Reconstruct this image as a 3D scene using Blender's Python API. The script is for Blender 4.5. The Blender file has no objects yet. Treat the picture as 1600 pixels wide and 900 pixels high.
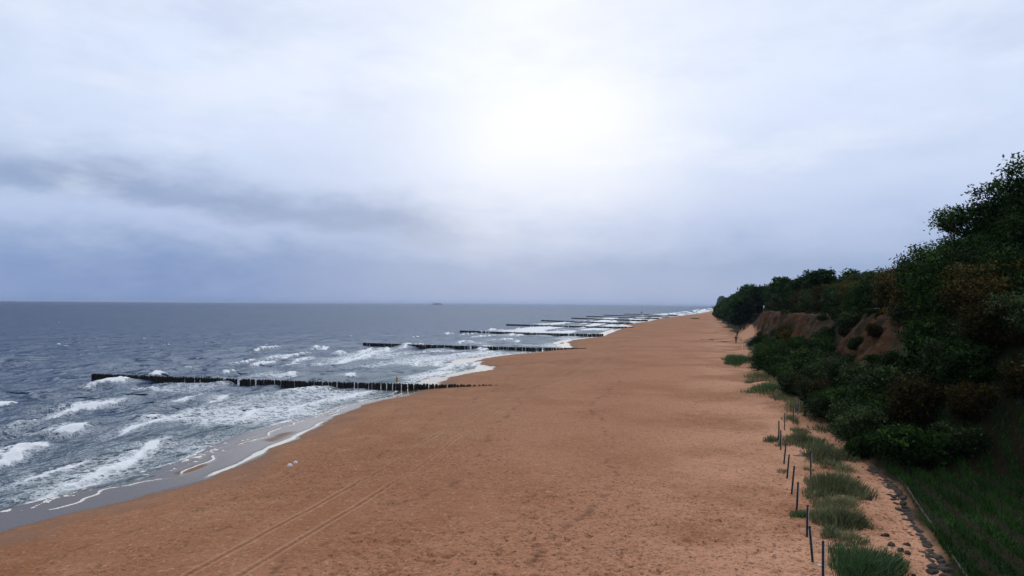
import bpy, math, random
import numpy as np
from mathutils import Vector
random.seed(7); RNG = np.random.default_rng(7)
scene = bpy.context.scene
COL = scene.collection

# ------------------------------------------------------------------ camera
F, CAMH = 1164.0, 9.5
YAW, PITCH, ROLL = math.atan(312 / F), 26 / F, 0.0078
Z3 = np.array([0, 0, 1.0])
FH = np.array([-math.sin(YAW), math.cos(YAW), 0]); R0 = np.array([math.cos(YAW), math.sin(YAW), 0])
FW = FH * math.cos(PITCH) + Z3 * math.sin(PITCH); U0 = Z3 * math.cos(PITCH) - FH * math.sin(PITCH)
RT = R0 * math.cos(ROLL) + U0 * math.sin(ROLL); UP = U0 * math.cos(ROLL) - R0 * math.sin(ROLL)
cam_d = bpy.data.cameras.new('camera'); cam = bpy.data.objects.new('camera', cam_d); COL.objects.link(cam)
cam_d.sensor_width = 36; cam_d.lens = 36 * F / 1600; cam_d.clip_start = 0.1; cam_d.clip_end = 200000
from mathutils import Matrix
m = Matrix.Identity(4)
for i in range(3):
    m[i][0] = RT[i]; m[i][1] = UP[i]; m[i][2] = -FW[i]
m[2][3] = CAMH
cam.matrix_world = m
scene.camera = cam

# ------------------------------------------------------------------ colour helpers
def lin(r, g, b):
    f = lambda c: (c / 255 / 12.92) if c / 255 <= 0.04045 else ((c / 255 + 0.055) / 1.055) ** 2.4
    return (f(r), f(g), f(b), 1.0)

class NT:
    """small helper round a node tree"""
    def __init__(s, tree): s.t = tree; s.l = tree.links; tree.nodes.clear()
    def n(s, typ, **kw):
        nd = s.t.nodes.new(typ)
        for k, v in kw.items(): setattr(nd, k, v)
        return nd
    def put(s, sock, v):
        if v is None: return
        if hasattr(v, 'is_output') or hasattr(v, 'links'): s.l.new(v, sock)
        else: sock.default_value = v
    def m(s, op, a, b=None, c=None, clamp=False):
        nd = s.n('ShaderNodeMath', operation=op, use_clamp=clamp)
        for i, v in enumerate((a, b, c)):
            if v is not None: s.put(nd.inputs[i], v)
        return nd.outputs[0]
    def ss(s, v, a, b, lo=0.0, hi=1.0):
        nd = s.n('ShaderNodeMapRange', interpolation_type='SMOOTHSTEP')
        s.put(nd.inputs[0], v); nd.inputs[1].default_value = a; nd.inputs[2].default_value = b
        nd.inputs[3].default_value = lo; nd.inputs[4].default_value = hi
        return nd.outputs[0]
    def mix(s, f, a, b, blend='MIX'):
        nd = s.n('ShaderNodeMix', data_type='RGBA', blend_type=blend)
        s.put(nd.inputs[0], f); s.put(nd.inputs[6], a); s.put(nd.inputs[7], b)
        return nd.outputs[2]
    def noise(s, vec, scale, detail=3, rough=0.55, out=0):
        nd = s.n('ShaderNodeTexNoise'); s.put(nd.inputs['Vector'], vec)
        nd.inputs['Scale'].default_value = scale; nd.inputs['Detail'].default_value = detail; nd.inputs['Roughness'].default_value = rough
        return nd.outputs[out]
    def scalevec(s, vec, sc):
        nd = s.n('ShaderNodeVectorMath', operation='MULTIPLY'); s.put(nd.inputs[0], vec); nd.inputs[1].default_value = sc
        return nd.outputs[0]
    def ramp(s, f, stops):
        nd = s.n('ShaderNodeValToRGB'); cr = nd.color_ramp
        while len(cr.elements) < len(stops): cr.elements.new(0.5)
        for e, (p, c) in zip(cr.elements, stops): e.position = p; e.color = c
        s.put(nd.inputs[0], f); return nd.outputs[0]
    def attr(s, name): return s.n('ShaderNodeAttribute', attribute_name=name).outputs['Fac']
    def bump(s, h, strength, dist, normal=None):
        nd = s.n('ShaderNodeBump'); s.put(nd.inputs['Height'], h); nd.inputs['Strength'].default_value = strength
        nd.inputs['Distance'].default_value = dist
        if normal is not None: s.l.new(normal, nd.inputs['Normal'])
        return nd.outputs[0]

# ------------------------------------------------------------------ world: overcast sky, sun behind thin cloud
SUN_AZ, SUN_EL = math.radians(2.5), math.radians(32)      # azimuth measured to the right of the view axis
sd = FH * math.cos(SUN_AZ) * math.cos(SUN_EL) + R0 * math.sin(SUN_AZ) * math.cos(SUN_EL) + Z3 * math.sin(SUN_EL)
world = bpy.data.worlds.new('World'); scene.world = world; world.use_nodes = True
w = NT(world.node_tree)
sky = w.n('ShaderNodeTexSky', sky_type='NISHITA'); sky.sun_disc = False
sky.sun_elevation = SUN_EL; sky.sun_rotation = math.atan2(sd[0], sd[1])
sky.air_density = 1.0; sky.dust_density = 2.0
tc = w.n('ShaderNodeTexCoord').outputs['Generated']
def dot(v):
    nd = w.n('ShaderNodeVectorMath', operation='DOT_PRODUCT'); w.l.new(tc, nd.inputs[0]); nd.inputs[1].default_value = v
    return nd.outputs['Value']
D = 180 / math.pi
wn = w.noise(tc, 3.2, 5, 0.55); wn2 = w.noise(w.scalevec(tc, (1, 1, 2.6)), 6.0, 5, 0.6)
az0 = w.m('MULTIPLY', w.m('ARCTAN2', dot(tuple(R0)), dot(tuple(FH))), D)
el0 = w.m('MULTIPLY', w.m('ARCSINE', dot((0, 0, 1))), D)
az = w.m('ADD', az0, w.m('MULTIPLY', w.m('SUBTRACT', wn, 0.5), 16))
el = w.m('ADD', el0, w.m('MULTIPLY', w.m('SUBTRACT', wn2, 0.5), 5.5))
el = w.m('MAXIMUM', w.m('ADD', w.m('MULTIPLY', w.ss(el0, 0, 5), w.m('SUBTRACT', el, el0)), el0), 0)
base = w.ramp(w.m('DIVIDE', el, 90), [(0, lin(146, 168, 208)), (2.8 / 90, lin(141, 165, 205)), (5.8 / 90, lin(176, 193, 228)), (9 / 90, lin(200, 214, 242)),
                                  (16 / 90, lin(216, 229, 252)), (30 / 90, lin(218, 227, 246)), (1.0, lin(205, 213, 230))])
# deeper rain-blue low down on the seaward side
left = w.m('MULTIPLY', w.ss(az, -4, -24), w.ss(el, 5.5, 1.5))
base = w.mix(w.m('MULTIPLY', left, 0.9), base, lin(108, 139, 192))
def gauss(a0, sa, e0, se):
    p = w.m('POWER', w.m('DIVIDE', w.m('SUBTRACT', az, a0), sa), 2); q = w.m('POWER', w.m('DIVIDE', w.m('SUBTRACT', el, e0), se), 2)
    return w.m('EXPONENT', w.m('MULTIPLY', w.m('ADD', p, q), -1))
# long grey cloud bank with a crisp lower edge
elb = w.m('ADD', 5.0, w.m('MULTIPLY', w.m('SUBTRACT', -9.7, az), 0.085))
dd = w.m('SUBTRACT', el, elb)
bank = w.m('MULTIPLY', w.m('MULTIPLY', w.ss(dd, -0.7, 0.9), w.ss(dd, 4.5, 0.8)), w.m('MULTIPLY', w.ss(az, -60, -34), w.ss(az, 3, -7)))
base = w.mix(w.m('MULTIPLY', bank, 0.92), base, lin(138, 159, 196))
base = w.mix(w.m('MULTIPLY', w.ss(wn2, 0.35, 0.75), 0.34), base, lin(168, 185, 219))
wn3 = w.noise(w.scalevec(tc, (1, 1, 3.2)), 2.6, 6, 0.58)
base = w.mix(w.m('MULTIPLY', w.m('MULTIPLY', w.ss(wn3, 0.50, 0.68), w.ss(el0, 3, 9)), 0.45), base, lin(236, 242, 253))
base = w.mix(w.m('MULTIPLY', gauss(2.5, 9.5, 13, 6.5), 0.7), base, (1.0, 1.0, 1.0, 1))
base = w.mix(w.m('MULTIPLY', gauss(1, 15, 25, 9), 0.25), base, (1.0, 1.0, 1.0, 1))
cl = w.scalevec(base, (10, 10, 10))
col = w.mix(0.94, sky.outputs[0], cl)
bg = w.n('ShaderNodeBackground'); w.l.new(col, bg.inputs[0]); bg.inputs[1].default_value = 0.1
w.l.new(bg.outputs[0], w.n('ShaderNodeOutputWorld').inputs[0])

sun_d = bpy.data.lights.new('sun', 'SUN'); sun = bpy.data.objects.new('sun', sun_d); COL.objects.link(sun)
sun_d.energy = 0.9; sun_d.angle = math.radians(60); sun_d.color = (1.0, 0.96, 0.9)
sun.rotation_euler = Vector(-sd).to_track_quat('-Z', 'Y').to_euler()
scene.view_settings.view_transform = 'Standard'; scene.view_settings.look = 'None'
scene.view_settings.exposure = 0.05; scene.view_settings.gamma = 1.0; scene.view_settings.use_curve_mapping = False
scene.cycles.max_bounces = 5; scene.cycles.diffuse_bounces = 2; scene.cycles.glossy_bounces = 3
scene.cycles.transparent_max_bounces = 4; scene.cycles.volume_bounces = 0

# ------------------------------------------------------------------ pixel -> place helpers (1600 px frame)
def ray(px, py): return FW * F + RT * (px - 800) + UP * (450 - py)
def at(px, py, z=0.0):
    d = ray(px, py); t = (z - CAMH) / d[2]; return float(d[0] * t), float(d[1] * t)
def atX(px, py, X):
    d = ray(px, py); t = X / d[0]; return float(d[1] * t), float(CAMH + d[2] * t)

# ------------------------------------------------------------------ numpy noise
def hsh(ix, iy, s):
    h = (ix.astype(np.int64) * 374761393 + iy.astype(np.int64) * 668265263 + s * 974634777) & 0xffffffff
    h = ((h ^ (h >> 13)) * 1274126177) & 0xffffffff
    h = ((h ^ (h >> 15)) * 2246822519) & 0xffffffff
    return ((h ^ (h >> 16)) & 0xffff) / 65535.0
def vn(x, y, s=0):
    ix = np.floor(x); iy = np.floor(y); fx = x - ix; fy = y - iy
    fx = fx * fx * (3 - 2 * fx); fy = fy * fy * (3 - 2 * fy)
    a = hsh(ix, iy, s); b = hsh(ix + 1, iy, s); c = hsh(ix, iy + 1, s); d = hsh(ix + 1, iy + 1, s)
    return (a * (1 - fx) + b * fx) * (1 - fy) + (c * (1 - fx) + d * fx) * fy
def fbm(x, y, s=0, o=4, g=0.5):
    r = 0; a = 1; t = 0
    for i in range(o):
        r = r + a * vn(x * 2 ** i + 17.3 * i, y * 2 ** i - 9.1 * i, s + i); t += a; a *= g
    return r / t
def sst(v, a, b):
    t = np.clip((v - a) / (b - a), 0, 1); return t * t * (3 - 2 * t)

# ------------------------------------------------------------------ object helpers
def tag(o, label=None, cat=None, group=None, kind=None):
    if label: o['label'] = label
    if cat: o['category'] = cat
    if group: o['group'] = group
    if kind: o['kind'] = kind
    return o
def link(name, data, parent=None, mat=None):
    o = bpy.data.objects.new(name, data); COL.objects.link(o)
    if parent is not None: o.parent = parent
    if mat is not None and data is not None and not data.materials: data.materials.append(mat)
    return o
def empty(name, loc, rz=0.0, sc=1.0):
    o = bpy.data.objects.new(name, None); COL.objects.link(o); o.location = loc; o.rotation_euler = (0, 0, rz)
    o.scale = (sc, sc, sc) if not isinstance(sc, tuple) else sc
    o.empty_display_size = 0.2
    return o
def fast_mesh(name, verts, quads=None, tris=None, smooth=False):
    me = bpy.data.meshes.new(name); verts = np.asarray(verts, np.float32)
    me.vertices.add(len(verts)); me.vertices.foreach_set('co', verts.ravel())
    loops = []; starts = []; tot = 0
    if quads is not None and len(quads):
        q = np.asarray(quads, np.int32); loops.append(q.ravel()); starts.append(np.arange(len(q)) * 4 + tot); tot += q.size
    if tris is not None and len(tris):
        q = np.asarray(tris, np.int32); loops.append(q.ravel()); starts.append(np.arange(len(q)) * 3 + tot); tot += q.size
    loops = np.concatenate(loops); starts = np.concatenate(starts).astype(np.int32)
    me.loops.add(len(loops)); me.loops.foreach_set('vertex_index', loops)
    me.polygons.add(len(starts)); me.polygons.foreach_set('loop_start', starts)
    if smooth: me.polygons.foreach_set('use_smooth', np.ones(len(starts), bool))
    me.update(calc_edges=True); me.validate()
    return me
def vattr(me, name, vals, dom='POINT'):
    a = me.attributes.new(name, 'FLOAT', dom); a.data.foreach_set('value', np.asarray(vals, np.float32).ravel())
class MB:
    def __init__(s): s.v = []; s.f = []
    def add(s, vs, fs):
        o = len(s.v); s.v += [tuple(map(float, v)) for v in vs]; s.f += [tuple(i + o for i in f) for f in fs]
    def box(s, x0, x1, y0, y1, z0, z1):
        s.add([(x0, y0, z0), (x1, y0, z0), (x1, y1, z0), (x0, y1, z0), (x0, y0, z1), (x1, y0, z1), (x1, y1, z1), (x0, y1, z1)],
              [(3, 2, 1, 0), (4, 5, 6, 7), (0, 1, 5, 4), (1, 2, 6, 5), (2, 3, 7, 6), (3, 0, 4, 7)])
    def tube(s, path, radii, n=7, cap=True, ph=0.0):
        P = [np.array(p, float) for p in path]; rings = []
        for i, p in enumerate(P):
            d = P[min(i + 1, len(P) - 1)] - P[max(i - 1, 0)]; d = d / (np.linalg.norm(d) + 1e-9)
            a = np.cross(d, (0, 1, 0) if abs(d[1]) < 0.9 else (1, 0, 0)); a /= np.linalg.norm(a); b = np.cross(d, a)
            rings.append([p + radii[i] * (math.cos(2 * math.pi * k / n + ph) * a + math.sin(2 * math.pi * k / n + ph) * b) for k in range(n)])
        vs = [v for r in rings for v in r]; fs = []
        for i in range(len(P) - 1):
            for k in range(n): fs.append((i * n + k, i * n + (k + 1) % n, (i + 1) * n + (k + 1) % n, (i + 1) * n + k))
        if cap: fs.append(tuple(reversed(range(n)))); fs.append(tuple((len(P) - 1) * n + k for k in range(n)))
        s.add(vs, fs)
    def mesh(s, name, smooth=False):
        me = bpy.data.meshes.new(name); me.from_pydata(s.v, [], s.f); me.update()
        if smooth: me.polygons.foreach_set('use_smooth', np.ones(len(me.polygons), bool))
        return me
def new_mat(name):
    mt = bpy.data.materials.new(name); mt.use_nodes = True; t = NT(mt.node_tree)
    b = t.n('ShaderNodeBsdfPrincipled'); o = t.n('ShaderNodeOutputMaterial'); t.l.new(b.outputs[0], o.inputs[0])
    return mt, t, b

# ------------------------------------------------------------------ the lie of the land
L2 = [(26, 828), (65, 815), (130, 798), (182, 785), (227, 772), (276, 760), (325, 747), (357, 734), (390, 718), (422, 702), (455, 687), (487, 671), (507, 660),
      (520, 650), (539, 644), (571, 632), (597, 625), (632, 619), (657, 609), (667, 607), (688, 596), (707, 589), (736, 583), (773, 577), (776, 573), (749, 570),
      (744, 565), (752, 561), (800, 554), (838, 551), (894, 543), (885, 535), (897, 531), (941, 526), (972, 513), (991, 510), (972, 507), (1010, 503), (1035, 497),
      (1060, 494), (1094, 490), (1113, 486)]
W2 = sorted([at(x, y, 0.25) for x, y in L2], key=lambda p: p[1])
WY = np.array([-200, 0, 15] + [p[1] for p in W2] + [2000, 3200, 6000]); WX = np.array([-30, -28, -27.2] + [p[0] for p in W2] + [3, 30, 160])
L1 = [(0, 801), (65, 783), (140, 760), (195, 747), (227, 737), (300, 717), (345, 693), (400, 672), (456, 656), (500, 648)]
W1 = sorted([at(x, y, 0.1) for x, y in L1], key=lambda p: p[1])
def Xw(y): return np.interp(y, WY, WX)
BY = np.array([-200, 20] + [p[1] for p in W1] + [62, 75, 110, 130, 160, 200, 3000])
BW = np.array([3.6, 3.4] + [max(1.2, float(np.interp(p[1], WY, WX)) - p[0]) for p in W1] + [2.0, 2.2, 5.5, 3, 2.5, 3.5, 4])
def band(y): return np.interp(y, BY, BW)
TY = np.array([-200, 0, 24.7, 37.7, 46, 70, 92, 140, 236, 400, 522, 800, 1100, 1600, 2000, 2300, 3200]); TX = np.array([5.0, 5.0, 6.2, 7.4, 7.0, 6.8, 6.2, 6.0, 7.0, 5.0, 4.0, 5.5, 10, 17, 12, 24, 90])
def Xt(y): return np.interp(y, TY, TX)
TRACK = [at(*p, 1.2) for p in [(240, 960), (340, 895), (480, 815), (600, 745), (720, 665), (880, 590), (960, 548), (1020, 520)]]
TRY = np.array([p[1] for p in TRACK]); TRX = np.array([p[0] for p in TRACK])
def sand_base(x, y):
    d = x - Xw(y); wd = band(y)
    up = 0.25 + 1.15 * (1 - np.exp(-np.maximum(d, 0) / 9.0)) + 0.004 * np.maximum(d, 0)
    dn = np.where(d > -wd, 0.25 + 0.15 * d / wd, 0.10 + 0.07 * (d + wd))
    z = np.where(d >= 0, up, np.maximum(dn, -1.6))
    z = z + 0.10 * (fbm(x / 9, y / 16, 3, 2) - 0.5) * sst(d, 2, 8)
    z = z + 0.35 * sst(x, 3.0, 5.5) * sst(fbm(x / 2.6, y / 3.2, 5, 2), 0.42, 0.75) * sst(d, 10, 20)
    return z
def sand_z(x, y): return float(sand_base(np.array([x]), np.array([y]))[0])
def on_sand(px, py):
    z = 1.3
    for _ in range(6):
        x, y = at(px, py, z); z = sand_z(x, y)
    return x, y, z
def bluff_z(x, y):
    u = x - Xt(y)
    nz = fbm(x / 3.5, y / 3.5, 21, 4) - 0.5
    slope = 1.35 + 7.6 * sst(u, -0.5, 10.5) + 0.9 * nz * sst(u, 0.3, 3)
    gul = (vn(y / 3.1, x * 0 + 3, 31) - 0.5) * 1.5 + (vn(y / 1.1, x * 0 + 7, 33) - 0.5) * 0.5
    us = u + gul
    scar = 1.35 + 2.2 * np.clip(u / 4.2, 0, 1) + 5.0 * sst(us, 3.8, 6.4) + 0.35 * sst(us, 6, 10) + 0.35 * nz
    s1 = sst(y, 82, 96) * (1 - sst(y, 196, 225))
    us2 = x - 12.6 + gul * 0.6
    scar2 = 1.35 + 4.0 * np.clip(u / 6.0, 0, 1) + 3.6 * sst(us2, -1.2, 2.6) + 0.3 * nz
    s2 = sst(y, 60, 64) * (1 - sst(y, 78, 84))
    z = slope * (1 - s1) + scar * s1
    z = z * (1 - s2) + scar2 * s2
    field = 1.45 + 0.085 * np.maximum(u, 0) + 7.4 * sst(u, 8, 17) + 0.2 * nz * sst(u, 6, 9) + 0.05 * np.cos(2 * np.pi * x / 0.95) * sst(u, 0.6, 1.2)
    fm = 1 - sst(y + 0.15 * u, 39, 44)
    z = z * (1 - fm) + field * fm
    head = sst(y, 1780, 2000) * sst(u, -2, 9) * 19
    z = z + head + 2.0 * sst(u, 15, 60)
    return z + np.where(u < 0, 0.35 * u, 0.0), s1, s2, fm
def ground_z(x, y):
    if x > float(Xt(y)) + 0.4: return float(bluff_z(np.array([x]), np.array([y]))[0][0])
    return sand_z(x, y)

# polar sheets: dense where the beach is close, coarse towards the horizon
def polar(az0, az1, ncol, radii):
    a = np.linspace(math.radians(az0), math.radians(az1), ncol)      # azimuth from +Y towards -X
    A, Rr = np.meshgrid(a, radii)
    return -np.sin(A) * Rr, np.cos(A) * Rr
def keep_grid(mask):
    nr, nc = mask.shape; idx = np.arange(nr * nc).reshape(nr, nc)
    fm = (mask[:-1, :-1] | mask[1:, :-1] | mask[:-1, 1:] | mask[1:, 1:])
    q = np.stack([idx[:-1, :-1], idx[:-1, 1:], idx[1:, 1:], idx[1:, :-1]], -1)[fm]
    used = np.unique(q); remap = np.full(nr * nc, -1); remap[used] = np.arange(len(used))
    return used, remap[q]

# ------------------------------------------------------------------ sand
def radii_px(steps):
    py = np.concatenate([np.arange(a, b, -s) for a, b, s in steps]); return F * 8.6 / py
rs = radii_px([(1500, 480, 6), (480, 30, 0.85), (30, 3.0, 0.5)])
GX, GY = polar(-62, 66, 980, rs)
cell = np.gradient(rs)[:, None] * np.ones_like(GX)
dS = GX - Xw(GY)
used, q = keep_grid((dS > -7) & (GX < Xt(GY) + 0.9))
x = GX.ravel()[used]; y = GY.ravel()[used]; c = cell.ravel()[used]; d = x - Xw(y); wd = band(y)
z = sand_base(x, y)
dry = sst(d, 0.8, 3.5)
trod = 0.25 + 0.75 * sst(fbm(x / 7, y / 11, 41, 3), 0.35, 0.6)
amp = lambda lam: np.clip(1.6 - 2.2 * c / lam, 0, 1)
z = z - 0.5 * sst(x - Xt(y), 0.35, 0.9)
rough = (fbm(x / 0.34, y / 0.34, 11, 2) - 0.5) * 0.10 * amp(0.42) + (fbm(x / 1.3, y / 1.3, 13, 2) - 0.5) * 0.10 * amp(1.3)
pits = -0.065 * sst(vn(x / 0.17, y / 0.15, 15), 0.66, 0.86) * amp(0.22) * sst(vn(x / .9, y / .9, 16), .3, .6)
wrack = 0
for w0, ww, sd_ in ((6.0, .14, 201), (9.5, .2, 203), (14.0, .25, 205), (21.0, .3, 207)):
    wl = d - w0 + 4.5 * (fbm(x / 9, y / 12, sd_, 3) - .5)
    wrack = np.maximum(wrack, np.exp(-(wl / (ww * (.2 + .7 * vn(x / .5, y / .5, sd_ + 2)))) ** 2) * sst(fbm(x / .5, y / .6, sd_ + 1, 3), .50, .60))
lines = 0
tdx = x - np.interp(y, TRY, TRX)
trmask = 0
for off in (-0.85, 0.85):
    t = tdx - off + 0.12 * (vn(y / 4.0, x * 0, 19) - 0.5)
    lines = lines - 0.016 * np.exp(-(t / 0.14) ** 2) + 0.006 * np.exp(-((np.abs(t) - 0.3) / 0.12) ** 2)
    trmask = np.maximum(trmask, np.exp(-(t / 0.17) ** 2))
tfade = sst(y, 10, 20) * (1 - sst(y, 160, 230)) * (0.45 + 0.55 * sst(fbm(x * 0 + 3, y / 5, 23, 2), 0.35, 0.6))
tb = np.exp(-(tdx / 1.1) ** 2)
z = z + dry * ((rough + pits) * trod * (1 - 0.55 * tb) + lines * tfade * np.clip(1.4 - c / 1.2, 0, 1))
wob = (fbm(x / 1.6, y / 2.5, 51, 3) - 0.5)
wet = 1 - sst(d + 1.6 * wob, 0.05, 0.5); damp = 1 - sst(d + 5 * wob, 0.2, 3.5)
bars = sst(fbm(x / 2.2, y / 5.0, 57, 2), 0.68, 0.74) * sst(d, -wd * 1.1, -wd * 0.6) * (1 - sst(d, -wd * 0.45, -0.3))
wet = wet * (1 - 0.85 * bars)
z = z + 0.04 * bars
def dist_poly(x, y, pts):
    """distance to a polyline, signed side and the run 0..1 along it"""
    best = np.full(len(x), 1e9); side = np.zeros(len(x)); run = np.zeros(len(x))
    P = np.array(pts); L = np.concatenate([[0], np.cumsum(np.hypot(*(P[1:] - P[:-1]).T))])
    for i in range(len(P) - 1):
        a, b = P[i], P[i + 1]; ab = b - a; t = np.clip(((x - a[0]) * ab[0] + (y - a[1]) * ab[1]) / (ab @ ab), 0, 1)
        ex = x - a[0] - t * ab[0]; ey = y - a[1] - t * ab[1]; dd_ = np.hypot(ex, ey); mk = dd_ < best
        best[mk] = dd_[mk]; run[mk] = (L[i] + t[mk] * (L[i + 1] - L[i])) / L[-1]
        side[mk] = np.sign(ab[0] * ey - ab[1] * ex)[mk]
    return best, side, run
foam = np.zeros(len(x))
# rim of creamy froth left at the top of the swash, plus broken threads lower down
rim_on = np.maximum(.75 * sst(y, 31, 35) * (1 - sst(y, 52, 54)), sst(fbm(x * 0 + 9, y / 7, 61, 2), 0.36, 0.5)) * (0.25 + 0.75 * sst(y, 31, 36) * (1 - sst(y, 52, 54)) + 0.5 * sst(y, 54, 56))
rim = np.exp(-((d + 0.18 + 0.5 * wob) / (0.16 + 0.25 * vn(y / 1.3, x * 0, 63))) ** 2) * np.clip(rim_on, 0, 1)
foam = np.maximum(foam, rim)
thr = np.abs(d + wd * (0.62 + 0.5 * (fbm(x * 0 + 1.5, y / 3.4, 67, 3) - 0.5) * 2)) / 0.12
foam = np.maximum(foam, np.exp(-thr ** 2) * 0.95 * sst(vn(x / 2, y / 2, 69), 0.25, 0.5))
lace = 1 - np.abs(fbm(x / 0.8, y / 1.2, 71, 3) - 0.5) * 14
foam = np.maximum(foam, np.clip(lace, 0, 1) * sst(-d / wd, 0.35, 1.0) * sst(fbm(x / 3, y / 4, 73, 2), 0.45, 0.62))
foam = foam * (1 - sst(d, 0.3, 0.6))
z = z + 0.03 * np.clip(foam, 0, 1)
me = fast_mesh('beach', np.stack([x, y, z], 1), q, smooth=True)
for k, v in (('wrack', wrack * np.clip(1.3 - c / 1.5, 0, 1)), ('wet', wet), ('damp', damp), ('foam', foam), ('trod', trod * dry), ('track', tfade), ('tdx', tdx + 0.25 * (vn(y / 4.0, x * 0, 19) - 0.5)),
             ('pit', np.clip(-pits / 0.065, 0, 1) * dry * trod)): vattr(me, k, v)
mt, t, b = new_mat('sand')
geo = t.n('ShaderNodeNewGeometry').outputs['Position']
sx = t.n('ShaderNodeSeparateXYZ'); t.l.new(geo, sx.inputs[0])
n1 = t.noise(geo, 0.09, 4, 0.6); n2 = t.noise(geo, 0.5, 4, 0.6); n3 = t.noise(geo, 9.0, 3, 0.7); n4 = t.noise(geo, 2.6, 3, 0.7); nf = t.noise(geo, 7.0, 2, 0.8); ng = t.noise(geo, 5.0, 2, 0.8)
dryc = t.mix(t.ss(t.m('ADD', sx.outputs[0], t.m('MULTIPLY', n1, 14)), -13, 7), (0.35, 0.158, 0.076, 1), (0.60, 0.305, 0.175, 1))
dryc = t.mix(t.m('MULTIPLY', t.ss(n1, 0.42, 0.62), 0.8), dryc, (0.30, 0.122, 0.052, 1))
dryc = t.mix(t.m('MULTIPLY', t.ss(n2, 0.45, 0.7), 0.35), dryc, (0.46, 0.25, 0.14, 1))
spk = t.m('MULTIPLY', t.ss(t.m('ADD', t.m('MULTIPLY', n3, 0.6), t.m('MULTIPLY', n4, 0.4)), 0.50, 0.60), 0.45)  # dark grains and debris, also painted stand-in for shade in footprint pits
midb = t.m('MULTIPLY', t.ss(t.m('ADD', sx.outputs[0], t.m('MULTIPLY', n1, 8)), -14, -4), t.ss(t.m('ADD', sx.outputs[0], t.m('MULTIPLY', n1, 8)), 7, -1))
dryc = t.mix(t.m('MULTIPLY', midb, 0.55), dryc, (0.35, 0.142, 0.068, 1))
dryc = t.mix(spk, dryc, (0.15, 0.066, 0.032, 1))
dryc = t.mix(t.m('MULTIPLY', t.attr('pit'), 0.3), dryc, (0.13, 0.056, 0.028, 1))  # shade inside the footprint pits, painted into the sand colour
dryc = t.mix(t.m('MULTIPLY', t.ss(nf, 0.555, 0.63), t.m('ADD', 0.3, t.m('MULTIPLY', t.attr('trod'), 0.5))), dryc, (0.10, 0.042, 0.02, 1))  # fine dark flecks: part debris, part pit shade put into the colour
dryc = t.mix(t.m('MULTIPLY', t.ss(ng, 0.58, 0.68), 0.45), dryc, (0.62, 0.38, 0.24, 1))
tl = t.m('ABSOLUTE', t.m('SUBTRACT', t.m('ABSOLUTE', t.attr('tdx')), 0.85))
tln = t.m('MULTIPLY', t.ss(tl, 0.08, 0.02), t.attr('track')); tle = t.m('MULTIPLY', t.m('MULTIPLY', t.ss(tl, 0.26, 0.16), t.ss(tl, 0.08, 0.14)), t.attr('track'))
dryc = t.mix(t.m('MULTIPLY', tle, 0.35), dryc, (0.55, 0.32, 0.2, 1))
dryc = t.mix(t.m('MULTIPLY', tln, 0.38), dryc, (0.13, 0.055, 0.028, 1))
dryc = t.mix(t.m('MULTIPLY', t.attr('wrack'), 0.5), dryc, (0.10, 0.05, 0.028, 1))
dmp = t.mix(t.m('MULTIPLY', t.attr('damp'), 0.7), dryc, (0.215, 0.125, 0.08, 1))
c1 = t.mix(t.attr('wet'), dmp, (0.088, 0.064, 0.055, 1))
fo = t.ss(t.m('ADD', t.attr('foam'), t.m('MULTIPLY', t.m('SUBTRACT', n3, 0.5), 0.7)), 0.42, 0.62)
c2 = t.mix(fo, c1, (0.78, 0.75, 0.64, 1))
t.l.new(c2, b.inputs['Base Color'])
rg = t.m('ADD', t.m('MULTIPLY', t.attr('wet'), -0.72), 0.95)
rg = t.m('MAXIMUM', rg, t.m('MULTIPLY', fo, 0.8)); t.l.new(rg, b.inputs['Roughness'])
t.l.new(t.m('ADD', t.m('MULTIPLY', t.attr('wet'), -0.03), 0.12), b.inputs['Specular IOR Level'])
t.l.new(t.bump(t.m('ADD', n3, t.m('MULTIPLY', n4, 1.5)), 0.5, 0.05), b.inputs['Normal'])
nb = t.t.nodes[-1]
t.l.new(t.m('SUBTRACT', 0.75, t.m('MULTIPLY', t.attr('wet'), 0.72)), nb.inputs['Strength'])
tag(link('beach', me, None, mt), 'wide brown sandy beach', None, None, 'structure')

# ------------------------------------------------------------------ sea
rs = F * CAMH / np.concatenate([np.arange(560, 400, -4), np.arange(400, 20, -0.78), np.arange(20, 4, -0.5), np.array([3.5, 3, 2.5, 2, 1.5, 1, 0.6, 0.3, 0.14])])
GX, GY = polar(-4, 80, 960, rs)
cell = np.gradient(rs)[:, None] * np.ones_like(GX)
used, q = keep_grid((GX - Xw(GY) < 1.2))
x = GX.ravel()[used]; y = GY.ravel()[used]; c = cell.ravel()[used]; d = x - Xw(y); off = -d - band(y)
shoal = np.clip(off / 14, 0.12, 1)
z = np.full(len(x), 0.10); r2 = np.random.default_rng(3)
wx = x + 2.5 * (fbm(x / 9, y / 9, 81, 2) - 0.5); wy = y + 5 * (fbm(x / 9, y / 9, 83, 2) - 0.5)
gam = 0.55 + 0.9 * fbm(x / 22, y / 30, 85, 2)
for i in range(22):
    lam = 1.3 * (12 / 1.3) ** (i / 21); th = r2.normal(-0.15, 0.42); kx, ky = math.cos(th), math.sin(th)
    A = 0.0115 * lam ** 0.85; ph = r2.uniform(0, 6.28)
    p = 2 * np.pi * (wx * kx + wy * ky) / lam + ph
    at_ = np.clip(1.5 - 2.6 * c / lam, 0, 1)
    s = (np.sin(p) + 0.28 * np.cos(2 * p)) * A
    z += s * at_ * shoal * gam
ambient = z.copy()
foam = np.zeros(len(x)); churn = np.zeros(len(x))
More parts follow.
